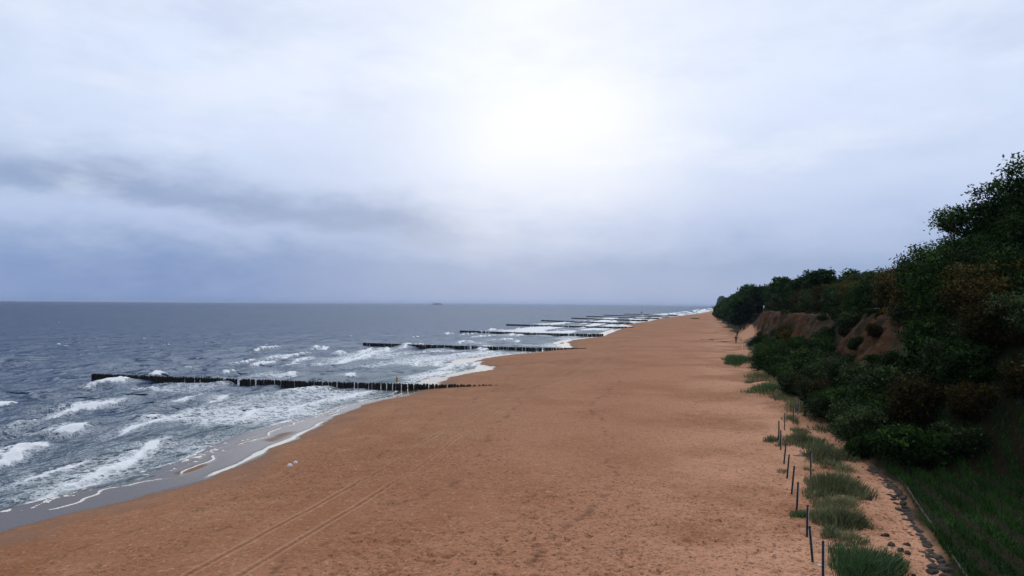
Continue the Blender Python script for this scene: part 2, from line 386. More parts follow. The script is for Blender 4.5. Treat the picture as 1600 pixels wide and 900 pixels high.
def breaker(pts, A=0.45, trail=4.0, white=1.0, roll=0.7):
    P = np.array(pts); ok = (x > P[:, 0].min() - 8) & (x < P[:, 0].max() + 5) & (y > P[:, 1].min() - 6) & (y < P[:, 1].max() + 6)
    I = np.nonzero(ok)[0]
    if not len(I): return
    jx = x[I] + 0.9 * (fbm(x[I] / 2.2, y[I] / 2.2, 91, 3) - 0.5); jy = y[I]
    dist, side, run = dist_poly(jx, jy, pts)
    if P[-1][1] < P[0][1]: side = -side
    s = dist * side                                             # >0 behind (seaward), <0 in front
    tp = np.clip(4 * run * (1 - run), 0, 1) ** .75 * (run > 0) * (run < 1); wt = .3 + .7 * tp
    prof = np.where(s > 0, np.exp(-(s / 1.6) ** 2), np.exp(-(s / 0.45) ** 2))
    z[I] += A * tp * prof * (.6 + .8 * vn(x[I] / 3, y[I] / 3, 92))
    nz = fbm(x[I] / 0.9, y[I] / 0.9, 93, 3)
    core = np.where(s < 0, np.exp(-(s / (roll * wt * (.3 + .75 * nz))) ** 4), np.exp(-(s / (wt * (0.2 + 0.6 * nz))) ** 2)) * tp * white
    foam[I] = np.maximum(foam[I], core * (0.75 + 0.6 * nz))
    z[I] += core * (0.08 * (nz - 0.4) + 0.2 * (fbm(x[I] / .35, y[I] / .35, 94, 2) - .5))
    churn[I] = np.maximum(churn[I], tp * np.where(s > 0, np.exp(-s / (trail * .6)), np.exp(s / (trail * 0.3))) * white)
BR = [([(0, 786), (18, 780), (89, 762), (133, 749), (178, 727), (222, 704), (249, 687), (284, 671)], .22, 4, 1.0, .8),
      ([(-60, 742), (0, 718), (44, 700), (73, 682)], .4, 5, 1.0, .9), ([(76, 681), (111, 671), (153, 660)], .28, 4, 1.0, .6),
      ([(40, 656), (102, 640), (156, 629), (216, 616)], .3, 5, .95, .8), ([(100, 606), (133, 604), (187, 598), (222, 589)], .32, 5, 1.1, .8),
      ([(-40, 634), (0, 631), (27, 624), (46, 623)], .35, 3, .9, .6), ([(211, 653), (262, 642)], .25, 3, .9, .6), ([(222, 611), (246, 606)], .35, 3, .8, .6),
      ([(311, 627), (340, 622), (369, 616)], .3, 3, .85, .5), ([(352, 664), (372, 655), (400, 642), (453, 630)], .25, 4, .95, .7), ([(232, 586), (250, 583), (268, 582)], .5, 2, 1.1, .6),
      ([(345, 583), (372, 580)], .5, 2, 1.1, .5), ([(270, 578), (312, 576)], .3, 1.5, .7, .3), ([(385, 574), (443, 563)], .55, 4, 1.0, .7),
      ([(443, 574), (528, 567), (560, 559), (602, 551)], .45, 8, 1.1, 1.2), ([(520, 554), (545, 550)], .6, 2, 1.2, .7), ([(446, 587), (466, 582)], .5, 2, 1.0, .7),
      ([(627, 591), (667, 585), (700, 581), (731, 577)], .25, 4, 1.1, 1.3), ([(656, 568), (671, 559)], .3, 2, .9, .6), ([(535, 588), (556, 583)], .3, 3, 1.0, .9),
      ([(690, 523), (712, 520)], .6, 3, 1.2, 1.2), ([(715, 537), (728, 531)], .5, 2, 1.1, .8), ([(762, 516), (778, 513)], .5, 2, 1.1, .9),
      ([(805, 526), (818, 521)], .4, 2, 1.1, .8), ([(500, 630), (540, 620), (590, 606)], .2, 4, 1.0, .7), ([(300, 668), (330, 655), (352, 645)], .15, 3, .7, .5)]
BR += [([(-30, 770), (0, 760), (60, 742), (120, 722), (175, 702)], .14, 3, .85, .4), ([(120, 692), (200, 668), (260, 650), (330, 633)], .14, 3, .85, .4),
       ([(225, 641), (300, 622), (380, 605)], .16, 3, .85, .45), ([(-20, 676), (20, 668), (90, 652), (165, 641)], .16, 3, .85, .4), ([(390, 614), (470, 607), (545, 600), (600, 597)], .14, 3, .85, .4),
       ([(380, 655), (450, 641), (520, 622), (560, 612)], .12, 3, .85, .4), ([(600, 570), (650, 562), (720, 553), (780, 548)], .14, 4, .9, .6), ([(620, 552), (690, 547), (760, 545)], .16, 4, .9, .5)]
for pts, A, tr, wh, ro in BR: breaker([at(px, py, 0.3) for px, py in pts], A, tr, wh, ro)
for k in range(60):                                             # more of the same further up the coast
    yy = 92 * (520 / 92) ** r2.uniform(0, 1); o_ = 4 + 44 * r2.uniform(0, 1) ** 1.2; ln = r2.uniform(8, 28); x0 = float(Xw(yy)) - o_
    sl = r2.normal(-0.15, 0.12)
    breaker([(x0 + sl * s_ * ln + r2.normal(0, .4), yy + s_ * ln) for s_ in (0, .33, .66, 1)], r2.uniform(.2, .45), r2.uniform(2, 5), 1.0, r2.uniform(.4, .9))
for k in range(46):                                             # odd small whitecaps farther out
    rr = 90 * (900 / 90) ** r2.uniform(0, 1); aa = math.radians(r2.uniform(8, 52)); x0, y0 = -rr * math.sin(aa), rr * math.cos(aa)
    if x0 - float(Xw(y0)) > -55: continue
    ln = r2.uniform(1.5, 4) * (1 + rr / 300)
    breaker([(x0, y0), (x0 - .1 * ln, y0 + ln * .5), (x0, y0 + ln)], .25, 1.2, .9, .5)
ridg = 1 - np.abs(fbm(x / 1.1 + 0.8 * z, y / 2.0, 95, 4, 0.6) - 0.5) * 2
lace = sst(ridg, 0.885, 0.985)
zone = (1 - sst(off, 18, 46)) * (0.35 + 0.52 * sst(fbm(x / 8, y / 14, 97, 2), 0.40, 0.66)) + 0.0
zone = zone * sst(off, -1.0, 1.0) + 0.25 * (1 - sst(off, 0, 6))
foam = np.maximum(foam, lace * np.clip(zone * .5 + 0.6 * churn, 0, .75))
blob = sst(fbm(x / 0.55, y / 0.9, 99, 3), 0.54, 0.72)
foam = np.maximum(foam, blob * np.clip(churn * 1.0, 0, 1))
farst = sst(fbm(x / 7, y / 60, 101, 3), 0.38, 0.52) * (1 - sst(off, 25, 62)) * sst(y, 150, 280) * sst(off, -2, 2)
foam = np.maximum(foam, farst * 0.95)
edge = np.exp(-((off - 0.1 + 1.0 * (fbm(x / 2, y / 3, 103, 3) - 0.5)) / 0.55) ** 2)
foam = np.maximum(foam, edge * (0.40 + 0.5 * vn(x / 1.5, y / 1.5, 105)))
me = fast_mesh('sea', np.stack([x, y, z], 1), q, smooth=True)
vattr(me, 'foam', foam); vattr(me, 'lace', np.clip(zone * 1.0 + 0.75 * churn, 0, 1.15)); vattr(me, 'shallow', np.exp(-np.maximum(off, 0) / 16)); vattr(me, 'crest', np.clip((z - 0.1) * 1.6, 0, 1))
mt = bpy.data.materials.new('sea_water'); mt.use_nodes = True; t = NT(mt.node_tree)
geo = t.n('ShaderNodeNewGeometry').outputs['Position']
n1 = t.noise(t.scalevec(geo, (1, 0.45, 1)), 1.5, 4, 0.6); n2 = t.noise(t.scalevec(geo, (1, 0.5, 1)), 0.35, 5, 0.62); n3 = t.noise(geo, 5.0, 3, 0.65); n5 = t.noise(t.scalevec(geo, (1, 0.4, 1)), 0.07, 3, 0.6)
n6 = t.ss(t.noise(t.scalevec(geo, (1, 0.6, 1)), 0.33, 2, 0.5), 0.56, 0.70)
hh = t.m('ADD', t.m('MULTIPLY', n6, 0.8), t.m('ADD', t.m('ADD', t.m('MULTIPLY', n1, 0.22), t.m('MULTIPLY', n2, 1.3)), t.m('ADD', t.m('MULTIPLY', n3, 0.05), t.m('MULTIPLY', n5, 2.6))))
nrm = t.bump(hh, 1.0, 1.0)
body = t.mix(t.attr('shallow'), (0.012, 0.031, 0.090, 1), (0.046, 0.062, 0.062, 1))
body = t.mix(t.m('MULTIPLY', t.attr('crest'), 0.35), body, (0.10, 0.15, 0.13, 1))
dif = t.n('ShaderNodeBsdfDiffuse'); t.l.new(body, dif.inputs[0]); t.l.new(nrm, dif.inputs['Normal'])
glo = t.n('ShaderNodeBsdfGlossy'); glo.inputs['Roughness'].default_value = 0.18; glo.inputs['Color'].default_value = (0.76, 0.88, 1, 1); t.l.new(nrm, glo.inputs['Normal'])
fr = t.n('ShaderNodeFresnel'); fr.inputs['IOR'].default_value = 1.33; t.l.new(nrm, fr.inputs['Normal'])
wm = t.n('ShaderNodeMixShader'); t.l.new(t.m('MULTIPLY', fr.outputs[0], 0.165), wm.inputs[0]); t.l.new(dif.outputs[0], wm.inputs[1]); t.l.new(glo.outputs[0], wm.inputs[2])
fd = t.n('ShaderNodeBsdfDiffuse'); fd.inputs[0].default_value = (0.90, 0.91, 0.90, 1)
t.l.new(t.bump(t.m('ADD', t.noise(geo, 3.0, 4, 0.7), 0), 0.8, 0.2), fd.inputs['Normal'])
ff = t.ss(t.m('ADD', t.attr('foam'), t.m('MULTIPLY', t.m('SUBTRACT', t.noise(t.scalevec(geo, (1, .7, 1)), 4.0, 4, 0.7), 0.5), 0.9)), 0.43, 0.86)
rA = t.m('SUBTRACT', 1.0, t.m('MULTIPLY', t.m('ABSOLUTE', t.m('SUBTRACT', t.noise(geo, 1.25, 5, 0.62), 0.5)), 7.0))
rB = t.m('SUBTRACT', 1.0, t.m('MULTIPLY', t.m('ABSOLUTE', t.m('SUBTRACT', t.noise(t.scalevec(geo, (1, .8, 1)), 0.55, 6, 0.68), 0.5)), 8.0))
lf = t.ss(t.m('ADD', t.m('MAXIMUM', rA, rB), t.m('MULTIPLY', t.m('SUBTRACT', t.attr('lace'), 1.0), 0.62)), 0.60, 1.0, 0.0, 0.86)
ff = t.m('MAXIMUM', ff, lf)
fm_ = t.n('ShaderNodeMixShader'); t.l.new(ff, fm_.inputs[0]); t.l.new(wm.outputs[0], fm_.inputs[1]); t.l.new(fd.outputs[0], fm_.inputs[2])
t.l.new(fm_.outputs[0], t.n('ShaderNodeOutputMaterial').inputs[0])
tag(link('sea', me, None, mt), 'grey blue sea with surf', None, None, 'structure')

# ------------------------------------------------------------------ bluff
ys = [-60.0]
while ys[-1] < 3000: ys.append(ys[-1] + (1.5 if ys[-1] < 18 else max(0.32, ys[-1] * 0.0065)))
ys = np.array(ys); us = np.concatenate([np.arange(-1.2, 3.0, 0.28), np.arange(3.0, 9.0, 0.11), np.arange(9.0, 12, 0.28), np.arange(12, 30, 0.8), np.array([32, 36, 42, 50, 62, 80, 120, 200, 400])])
UU, YY = np.meshgrid(us, ys); XX = UU + Xt(YY)
ZZ, s1, s2, fmk = bluff_z(XX.ravel(), YY.ravel())
u = UU.ravel(); yf = YY.ravel(); xf = XX.ravel()
nzb = fbm(xf / 1.7, yf / 1.7, 111, 3)
bare = np.maximum(s1 * sst(u, 2.0, 4.0) * (1 - sst(u, 6.9, 8.0)), s2 * sst(xf, 10.0, 11.2) * (1 - sst(xf, 15.8, 16.8)))
bare0 = bare; bare = bare * sst(nzb, 0.36, 0.56)
fan = sst(yf, 165, 185) * (1 - sst(yf, 238, 250)) * (1 - sst(u + 0.5 * (nzb - .5), 3.9, 4.4))
sandy = np.maximum(fan, 1 - sst(u + 1.2 * (nzb - 0.5), 0.2, 0.9))
idx = np.arange(len(xf)).reshape(UU.shape)
q = np.stack([idx[:-1, :-1], idx[:-1, 1:], idx[1:, 1:], idx[1:, :-1]], -1).reshape(-1, 4)
xd = xf + bare0 * (1.5 * (fbm(yf / 1.5, ZZ / 2.6, 121, 5, .65) - 0.5) + 1.3 * (fbm(yf / 0.8, ZZ / 0.8, 123, 4, .6) - .5))
me = fast_mesh('bluff', np.stack([xd, yf, ZZ], 1), q, smooth=True)
for k, v in (('bare', bare), ('sandy', sandy), ('field', fmk * sst(u, 0.9, 1.3) * (1 - sst(u, 8, 9.5)))): vattr(me, k, v)
mt, t, b = new_mat('bluff_earth')
geo = t.n('ShaderNodeNewGeometry').outputs['Position']; sx = t.n('ShaderNodeSeparateXYZ'); t.l.new(geo, sx.inputs[0])
n1 = t.noise(geo, 0.9, 5, 0.65); n2 = t.noise(geo, 5.0, 4, 0.7)
soil = t.mix(t.ss(n1, 0.35, 0.65), (0.010, 0.014, 0.006, 1), (0.028, 0.024, 0.012, 1))
fur = t.ss(t.m('COSINE', t.m('MULTIPLY', sx.outputs[0], 2 * math.pi / 0.95)), -0.3, 0.6)
fieldc = t.mix(t.m('MULTIPLY', fur, t.ss(n1, 0.3, 0.6)), (0.022, 0.016, 0.008, 1), (0.010, 0.030, 0.006, 1))
c_ = t.mix(t.attr('field'), soil, fieldc)
earth = t.mix(t.ss(n1, 0.3, 0.7), (0.036, 0.017, 0.008, 1), (0.095, 0.044, 0.018, 1))
earth = t.mix(t.m('MULTIPLY', t.ss(n2, 0.5, 0.7), 0.5), earth, (0.03, 0.016, 0.010, 1))
c_ = t.mix(t.attr('bare'), c_, earth)
c_ = t.mix(t.attr('sandy'), c_, t.mix(t.ss(n2, 0.4, 0.7), (0.50, 0.265, 0.15, 1), (0.36, 0.18, 0.095, 1)))
t.l.new(c_, b.inputs['Base Color']); b.inputs['Roughness'].default_value = 0.95; b.inputs['Specular IOR Level'].default_value = 0.1
t.l.new(t.bump(t.m('ADD', n1, n2), 0.8, 0.15), b.inputs['Normal'])
tag(link('bluff', me, None, mt), 'earth bluff behind the beach', None, None, 'structure')

# ------------------------------------------------------------------ plant materials
def leaf_mat(name, dark, mid, light, gloss=0.04, trans=0.28):
    mt = bpy.data.materials.new(name); mt.use_nodes = True; t = NT(mt.node_tree)
    oi = t.n('ShaderNodeObjectInfo').outputs['Random']
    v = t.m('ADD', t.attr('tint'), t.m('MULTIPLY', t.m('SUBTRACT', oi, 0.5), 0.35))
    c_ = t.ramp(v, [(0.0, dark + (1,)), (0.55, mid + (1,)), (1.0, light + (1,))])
    b = t.n('ShaderNodeBsdfPrincipled'); t.l.new(c_, b.inputs['Base Color']); b.inputs['Roughness'].default_value = 0.65
    b.inputs['Specular IOR Level'].default_value = gloss
    tr = t.n('ShaderNodeBsdfTranslucent'); t.l.new(c_, tr.inputs[0]); mx = t.n('ShaderNodeMixShader'); mx.inputs[0].default_value = trans
    t.l.new(b.outputs[0], mx.inputs[1]); t.l.new(tr.outputs[0], mx.inputs[2]); t.l.new(mx.outputs[0], t.n('ShaderNodeOutputMaterial').inputs[0])
    return mt
M_DARK = leaf_mat('leaf_dark_green', (0.003, 0.010, 0.002), (0.019, 0.046, 0.009), (0.075, 0.14, 0.028))
M_GREY = leaf_mat('leaf_grey_green', (0.004, 0.010, 0.003), (0.026, 0.048, 0.015), (0.14, 0.18, 0.07))
M_OLIVE = leaf_mat('leaf_olive_brown', (0.007, 0.007, 0.002), (0.045, 0.036, 0.009), (0.14, 0.10, 0.025))
M_FOREST = leaf_mat('leaf_forest', (0.004, 0.012, 0.003), (0.018, 0.048, 0.010), (0.06, 0.13, 0.028))
M_GRASS = leaf_mat('dune_grass', (0.06, 0.08, 0.035), (0.16, 0.175, 0.08), (0.42, 0.35, 0.18), 0.2, 0.2)
M_GRASSG = leaf_mat('lush_grass', (0.03, 0.065, 0.025), (0.075, 0.14, 0.05), (0.22, 0.27, 0.11), 0.2, 0.2)
M_FIELD = leaf_mat('field_grass', (0.010, 0.016, 0.004), (0.017, 0.055, 0.008), (0.055, 0.115, 0.02), 0.15, 0.15)
mtw, t, b = new_mat('bark'); geo = t.n('ShaderNodeNewGeometry').outputs['Position']
t.l.new(t.mix(t.noise(geo, 6, 3), (0.03, 0.022, 0.015, 1), (0.075, 0.06, 0.045, 1)), b.inputs['Base Color']); b.inputs['Roughness'].default_value = 0.9
M_BARK = mtw

# ------------------------------------------------------------------ foliage meshes
def crown_mesh(name, lumps, nclump, per, leaf, rng, spread=0.35, mat=None):
    """leaf-sized faces gathered in sprays through the outer half of several lumps"""
    L = np.array(lumps, float); wgt = L[:, 3] ** 2; k = rng.choice(len(L), nclump, p=wgt / wgt.sum())
    dr = rng.normal(size=(nclump, 3)); dr /= np.linalg.norm(dr, axis=1)[:, None]
    rad = L[k, 3] * (1 - 0.55 * rng.random(nclump) ** 2.2) * (1 + 0.10 * rng.normal(size=nclump))
    cen = L[k, :3] + dr * rad[:, None] * np.array([1, 1, 0.85])
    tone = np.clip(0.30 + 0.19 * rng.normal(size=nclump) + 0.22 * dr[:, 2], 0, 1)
    n = nclump * per; ci = np.repeat(np.arange(nclump), per)
    p = cen[ci] + rng.normal(size=(n, 3)) * spread * np.array([1, 1, 0.7])
    nm = rng.normal(size=(n, 3)) + np.array([0, 0, 0.7]) + 0.5 * dr[ci]; nm /= np.linalg.norm(nm, axis=1)[:, None]
    a = np.cross(nm, rng.normal(size=(n, 3))); a /= np.linalg.norm(a, axis=1)[:, None]; bb = np.cross(nm, a)
    s = leaf * (0.65 + 0.7 * rng.random(n))[:, None]
    V = np.stack([p - a * s * 0.9, p + bb * s * 0.45 - nm * s * 0.12, p + a * s, p - bb * s * 0.45 - nm * s * 0.12], 1).reshape(-1, 3)
    V[:, 2] = np.maximum(V[:, 2], 0.02)
    me = fast_mesh(name, V, np.arange(n * 4).reshape(-1, 4))
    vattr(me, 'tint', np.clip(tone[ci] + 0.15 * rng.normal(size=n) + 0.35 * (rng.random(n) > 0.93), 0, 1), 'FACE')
    if mat: me.materials.append(mat)
    return me
def shrub_lumps(rng, n, R_, Hh):
    out = []
    for i in range(n):
        a = rng.uniform(0, 6.28); r = R_ * 0.62 * math.sqrt(rng.random()); rr = R_ * rng.uniform(0.32, 0.6)
        out.append((r * math.cos(a), r * math.sin(a), max(rr * 0.5, rng.uniform(0.25, 0.8) * Hh), rr))
    return out
def stem_mesh(name, rng, R_, Hh, n, r0):
    mb = MB()
    for i in range(n):
        a = rng.uniform(0, 6.28); e = R_ * rng.uniform(0.2, 0.6)
        mb.tube([(0.08 * math.cos(a), 0.08 * math.sin(a), -0.3), (0.4 * e * math.cos(a), 0.4 * e * math.sin(a), Hh * .35), (e * math.cos(a), e * math.sin(a), Hh * rng.uniform(.6, .85))], [r0, r0 * .7, r0 * .25], 5)
    me = mb.mesh(name); me.materials.append(M_BARK); return me
def tree_stem(name, rng, Hh, R_, r0, z0):
    mb = MB(); lean = rng.normal(0, .05 * Hh, 2)
    mb.tube([(0, 0, -0.5), (lean[0] * .3, lean[1] * .3, Hh * .3), (lean[0] * .7, lean[1] * .7, Hh * .62), (lean[0], lean[1], Hh * .9)], [r0 * 1.25, r0, r0 * .6, r0 * .15], 8)
    for i in range(8):
        a = i * 2.4 + rng.uniform(-.4, .4); h0 = Hh * rng.uniform(.28, .65); e = R_ * rng.uniform(.55, .9)
        mb.tube([(lean[0] * .5, lean[1] * .5, h0), (e * .5 * math.cos(a), e * .5 * math.sin(a), h0 + e * .35), (e * math.cos(a), e * math.sin(a), h0 + e * .75)], [r0 * .45, r0 * .3, r0 * .08], 6)
    me = mb.mesh(name); me.materials.append(M_BARK); return me
rg = np.random.default_rng(11)
SHRUB = {}
for key, mat, leaf in (('dark', M_DARK, .105), ('grey', M_GREY, .085), ('olive', M_OLIVE, .085)):
    SHRUB[key] = []
    for i in range(3):
        lm = shrub_lumps(rg, 9, 1.5, 2.0)
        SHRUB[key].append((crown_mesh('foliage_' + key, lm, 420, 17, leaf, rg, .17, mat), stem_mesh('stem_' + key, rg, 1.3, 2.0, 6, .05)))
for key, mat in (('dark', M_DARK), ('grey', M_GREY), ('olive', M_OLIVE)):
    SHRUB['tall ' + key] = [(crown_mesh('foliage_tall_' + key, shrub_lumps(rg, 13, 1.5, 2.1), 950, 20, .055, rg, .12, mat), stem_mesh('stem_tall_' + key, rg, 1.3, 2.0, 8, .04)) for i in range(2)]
TREE = []
for i in range(4):
    lm = []
    for k in range(15):
        a = rg.uniform(0, 6.28); r = 2.5 * math.sqrt(rg.random()); zz = rg.uniform(2.6, 6.8); r *= 1 - 0.5 * max(0, (zz - 5) / 2.5)
        lm.append((r * math.cos(a), r * math.sin(a), zz, rg.uniform(.75, 1.35)))
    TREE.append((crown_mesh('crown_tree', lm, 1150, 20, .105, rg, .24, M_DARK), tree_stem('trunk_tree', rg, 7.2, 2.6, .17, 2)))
FTREE = []
for i in range(3):
    lm = []
    for k in range(14):
        a = rg.uniform(0, 6.28); r = 2.4 * math.sqrt(rg.random()); zz = rg.uniform(1.8, 6.4); r *= 1 - 0.5 * max(0, (zz - 4.5) / 2.5)
        lm.append((r * math.cos(a), r * math.sin(a), zz, rg.uniform(.9, 1.5)))
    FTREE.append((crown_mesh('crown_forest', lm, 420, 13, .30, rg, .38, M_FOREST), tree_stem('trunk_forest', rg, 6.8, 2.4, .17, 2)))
def plant(name, pair, loc, sc, rz, label, cat, group, parts=('foliage', 'stem')):
    o = empty(name, loc, rz, sc); tag(o, label, cat, group)
    link(parts[0], pair[0], o); link(parts[1], pair[1], o)
    return o

# ------------------------------------------------------------------ trees and shrubs on the bluff
def spots(x0, x1, y0, y1, sp, ok, rng, tries=6000, grow=0.0):
    out = []
    for _ in range(tries):
        X = rng.uniform(x0, x1); Y = rng.uniform(y0, y1)
        s_ = sp * (1 + grow * max(0, Y - 60) / 100)
        if not ok(X, Y): continue
        if all((X - a) ** 2 + (Y - c_) ** 2 > s_ * s_ for a, c_ in out): out.append((X, Y))
    return out
rp = np.random.default_rng(5)
KEYS = ['dark', 'dark', 'grey', 'olive', 'dark', 'grey']
WORD = {'dark': 'dark green leafy shrub', 'grey': 'pale tipped grey green shrub', 'olive': 'olive brown shrub'}
def near_what(where, X, Y):
    if 'thicket' in where:
        a = 'bordering the sand' if X - float(Xt(Y)) < 3 else 'higher in the thicket'
        return a + ' ' + ('next to the green field' if Y < 52 else 'across from the thin stakes' if Y < 63 else 'below the smaller earth scar' if Y < 79 else 'near the big rounded shrub')
    if 'tall row' in where: return 'in the tall crest row ' + ('beside the tall trees' if Y < 66 else 'behind the smaller earth scar' if Y < 80 else 'past the smaller earth scar')
    if 'crest' in where: return 'on the crest ' + ('under the tall trees' if Y < 66 else 'above the smaller earth scar' if Y < 84 else 'between the two earth scars' if Y < 100 else 'next to the wood')
    return where
def shrubs(pts, smin, smax, where, name='shrub', keys=KEYS, sink=0.15, hz=1.0, grow_near=False):
    for X, Y in pts:
        if Y < 2.82 * (X - 3.5): continue                      # far outside the frame
        k = keys[int(vn(np.array([X / 6.0]), np.array([Y / 8.0]), 7)[0] * 2.2 * len(keys) + rp.integers(0, 2)) % len(keys)]
        s_ = rp.uniform(smin, smax) * (1 + .38 * max(0, min(1, (92 - Y) / 30)) if grow_near else 1)
        var = SHRUB['tall ' + k] if s_ > 1.25 else SHRUB[k]
        plant(name, var[rp.integers(0, len(var))], (X, Y, ground_z(X, Y) - sink), (s_, s_, s_ * hz * rp.uniform(.85, 1.15)), rp.uniform(0, 6.28),
              WORD[k] + ' ' + near_what(where, X, Y), 'shrub', 'shrubs ' + where)
U_ = lambda X, Y: X - float(Xt(Y))
def ok_slope(X, Y):
    u = U_(X, Y)
    if not (0.9 < u < 10): return False
    if Y + 0.1 * u < 40.3: return False
    if 58 < Y < 80 and 10.3 < X < 16.5: return False
    return True
shrubs(spots(6.5, 18, 38, 86, 1.6, ok_slope, rp), .7, 1.3, 'in the thicket on the bluff slope')
shrubs(spots(12.5, 26, 14, 49, 1.7, lambda X, Y: U_(X, Y) > 8.0 and Y + 0.35 * U_(X, Y) < 52, rp), .9, 1.4, 'on the bank above the green field')
shrubs(spots(15.2, 19.5, 46, 128, 2.1, lambda X, Y: U_(X, Y) > 8.2 and not (60 < Y < 84 and X < 18.2), rp), 1.3, 1.7, 'along the crest of the bluff', grow_near=True)
shrubs(spots(6.5, 11, 86, 126, 2.3, lambda X, Y: 1.0 < U_(X, Y) < 4.2, rp), .8, 1.3, 'at the foot of the bare earth scar')
shrubs(spots(12, 17.5, 84, 215, 3.0, lambda X, Y: U_(X, Y) > 8.4, rp), 1.0, 1.5, 'above the bare earth scar', keys=['dark', 'olive', 'grey'])
shrubs([(17.7 + rp.normal(0, .4), Y) for Y in np.arange(61, 90, 1.9)], 1.75, 2.1, 'in the tall row along the crest of the bluff')
shrubs([(float(Xt(Y)) + 6.5 + rp.normal(0, .3), Y) for Y in np.arange(87, 200, 5.0)] + [(15.3 + rp.normal(0, .3), Y) for Y in np.arange(62, 80, 2.5)], .28, .5, 'hanging over the edge of the earth scars', sink=.3)
shrubs([(float(Xt(Y)) + 3.9 + rp.normal(0, .5), Y) for Y in np.arange(88, 160, 5.0)] + [(11.9 + rp.normal(0, .6), Y) for Y in np.arange(63, 80, 3.2)], .35, .7, 'growing on the bare earth of the scars', sink=.1, keys=['olive', 'dark'])
plant('shrub', SHRUB['tall dark'][0], (7.0, 96, 1.3), (1.7, 1.7, 1.85), .4, 'big rounded dark shrub jutting onto the sand beside the grass mound', 'shrub', None)
plant('shrub', SHRUB['grey'][1], (7.6, 150, 1.4), (1.0, 1.0, .8), .9, 'low grey shrub beside the white stake on the sand', 'shrub', None)
for i, (X, Y, s_, sz, rz) in enumerate([(18.3, 59.5, 1.1, 1.08, .3), (20.4, 56, 1.25, 1.32, 2.1), (18.2, 54, 1.0, 1.0, 4.0), (22.5, 63, 1.25, 1.2, 1.2), (19.5, 50, 1.2, 1.25, 5.2), (23, 69, 1.1, 1.1, .9)]):
    plant('tree', TREE[i % 4], (X, Y, ground_z(X, Y) - .2), (s_, s_, sz), rz,
          ['broadleaf tree whose lacy crown stands out against the sky above the crest shrubs', 'tallest broadleaf tree on the crest of the bluff'][i] if i < 2 else 'broadleaf tree among the tall trees on the crest',
          'tree', None if i < 2 else 'tall trees on the crest', ('crown', 'trunk'))
for X, Y in spots(8, 26, 128, 330, 3.7, lambda X, Y: U_(X, Y) > 9.0 or (Y > 232 and U_(X, Y) > 1.5), rp, grow=.25):
    u = U_(X, Y); s_ = rp.uniform(.85, 1.15) * (1.0 if u > 8 else 1.15)
    plant('tree', FTREE[rp.integers(0, 3)], (X, Y, ground_z(X, Y) - .2), (s_, s_, s_ * rp.uniform(.82, .98) * (1.0 if u > 6 else 1.3)), rp.uniform(0, 6.28),
          ('rounded dark tree at beach level at the end of the wood' if u < 6 else 'rounded dark tree of the wood above the long earth scar' if Y < 215 else 'rounded dark tree deep in the wood past the long scar'), 'tree', 'trees of the wood beyond the scar', ('crown', 'trunk'))
# the wood goes on along the coast as one mass
rw = np.random.default_rng(21); Vs = []; Qs = []; Ts = []; nv = 0
src = FTREE[0][0]; co = np.empty(len(src.vertices) * 3, np.float32); src.vertices.foreach_get('co', co); co = co.reshape(-1, 3)
tint = np.empty(len(src.polygons), np.float32); src.attributes['tint'].data.foreach_get('value', tint)
sel = np.nonzero(np.random.default_rng(1).random(len(tint)) < 0.14)[0]; sub = co.reshape(-1, 4, 3)[sel]; ctr = sub.mean(1, keepdims=True); sub = ctr + (sub - ctr) * 2.3
for Y in np.arange(335, 2400, 7.0):
    for u in (2.5, 7.5, 13):
        if rw.random() < 0.1: continue
        yy = Y + rw.uniform(-3, 3); X = float(Xt(yy)) + u + rw.uniform(-2, 2); s_ = rw.uniform(.9, 1.35)
        a = rw.uniform(0, 6.28); ca, sa = math.cos(a), math.sin(a); p = sub.reshape(-1, 3) * s_
        gz = float(bluff_z(np.array([X]), np.array([yy]))[0][0])
        Vs.append(np.stack([p[:, 0] * ca - p[:, 1] * sa + X, p[:, 0] * sa + p[:, 1] * ca + yy, p[:, 2] + gz - .5], 1)); Ts.append(np.clip(tint[sel] + rw.normal(0, .08), 0, 1))
V = np.concatenate(Vs); me = fast_mesh('distant_wood', V, np.arange(len(V)).reshape(-1, 4)); vattr(me, 'tint', np.concatenate(Ts), 'FACE')
tag(link('distant_wood', me, None, M_FOREST), 'dark wood running on along the far bluff', 'wood', None, 'stuff')

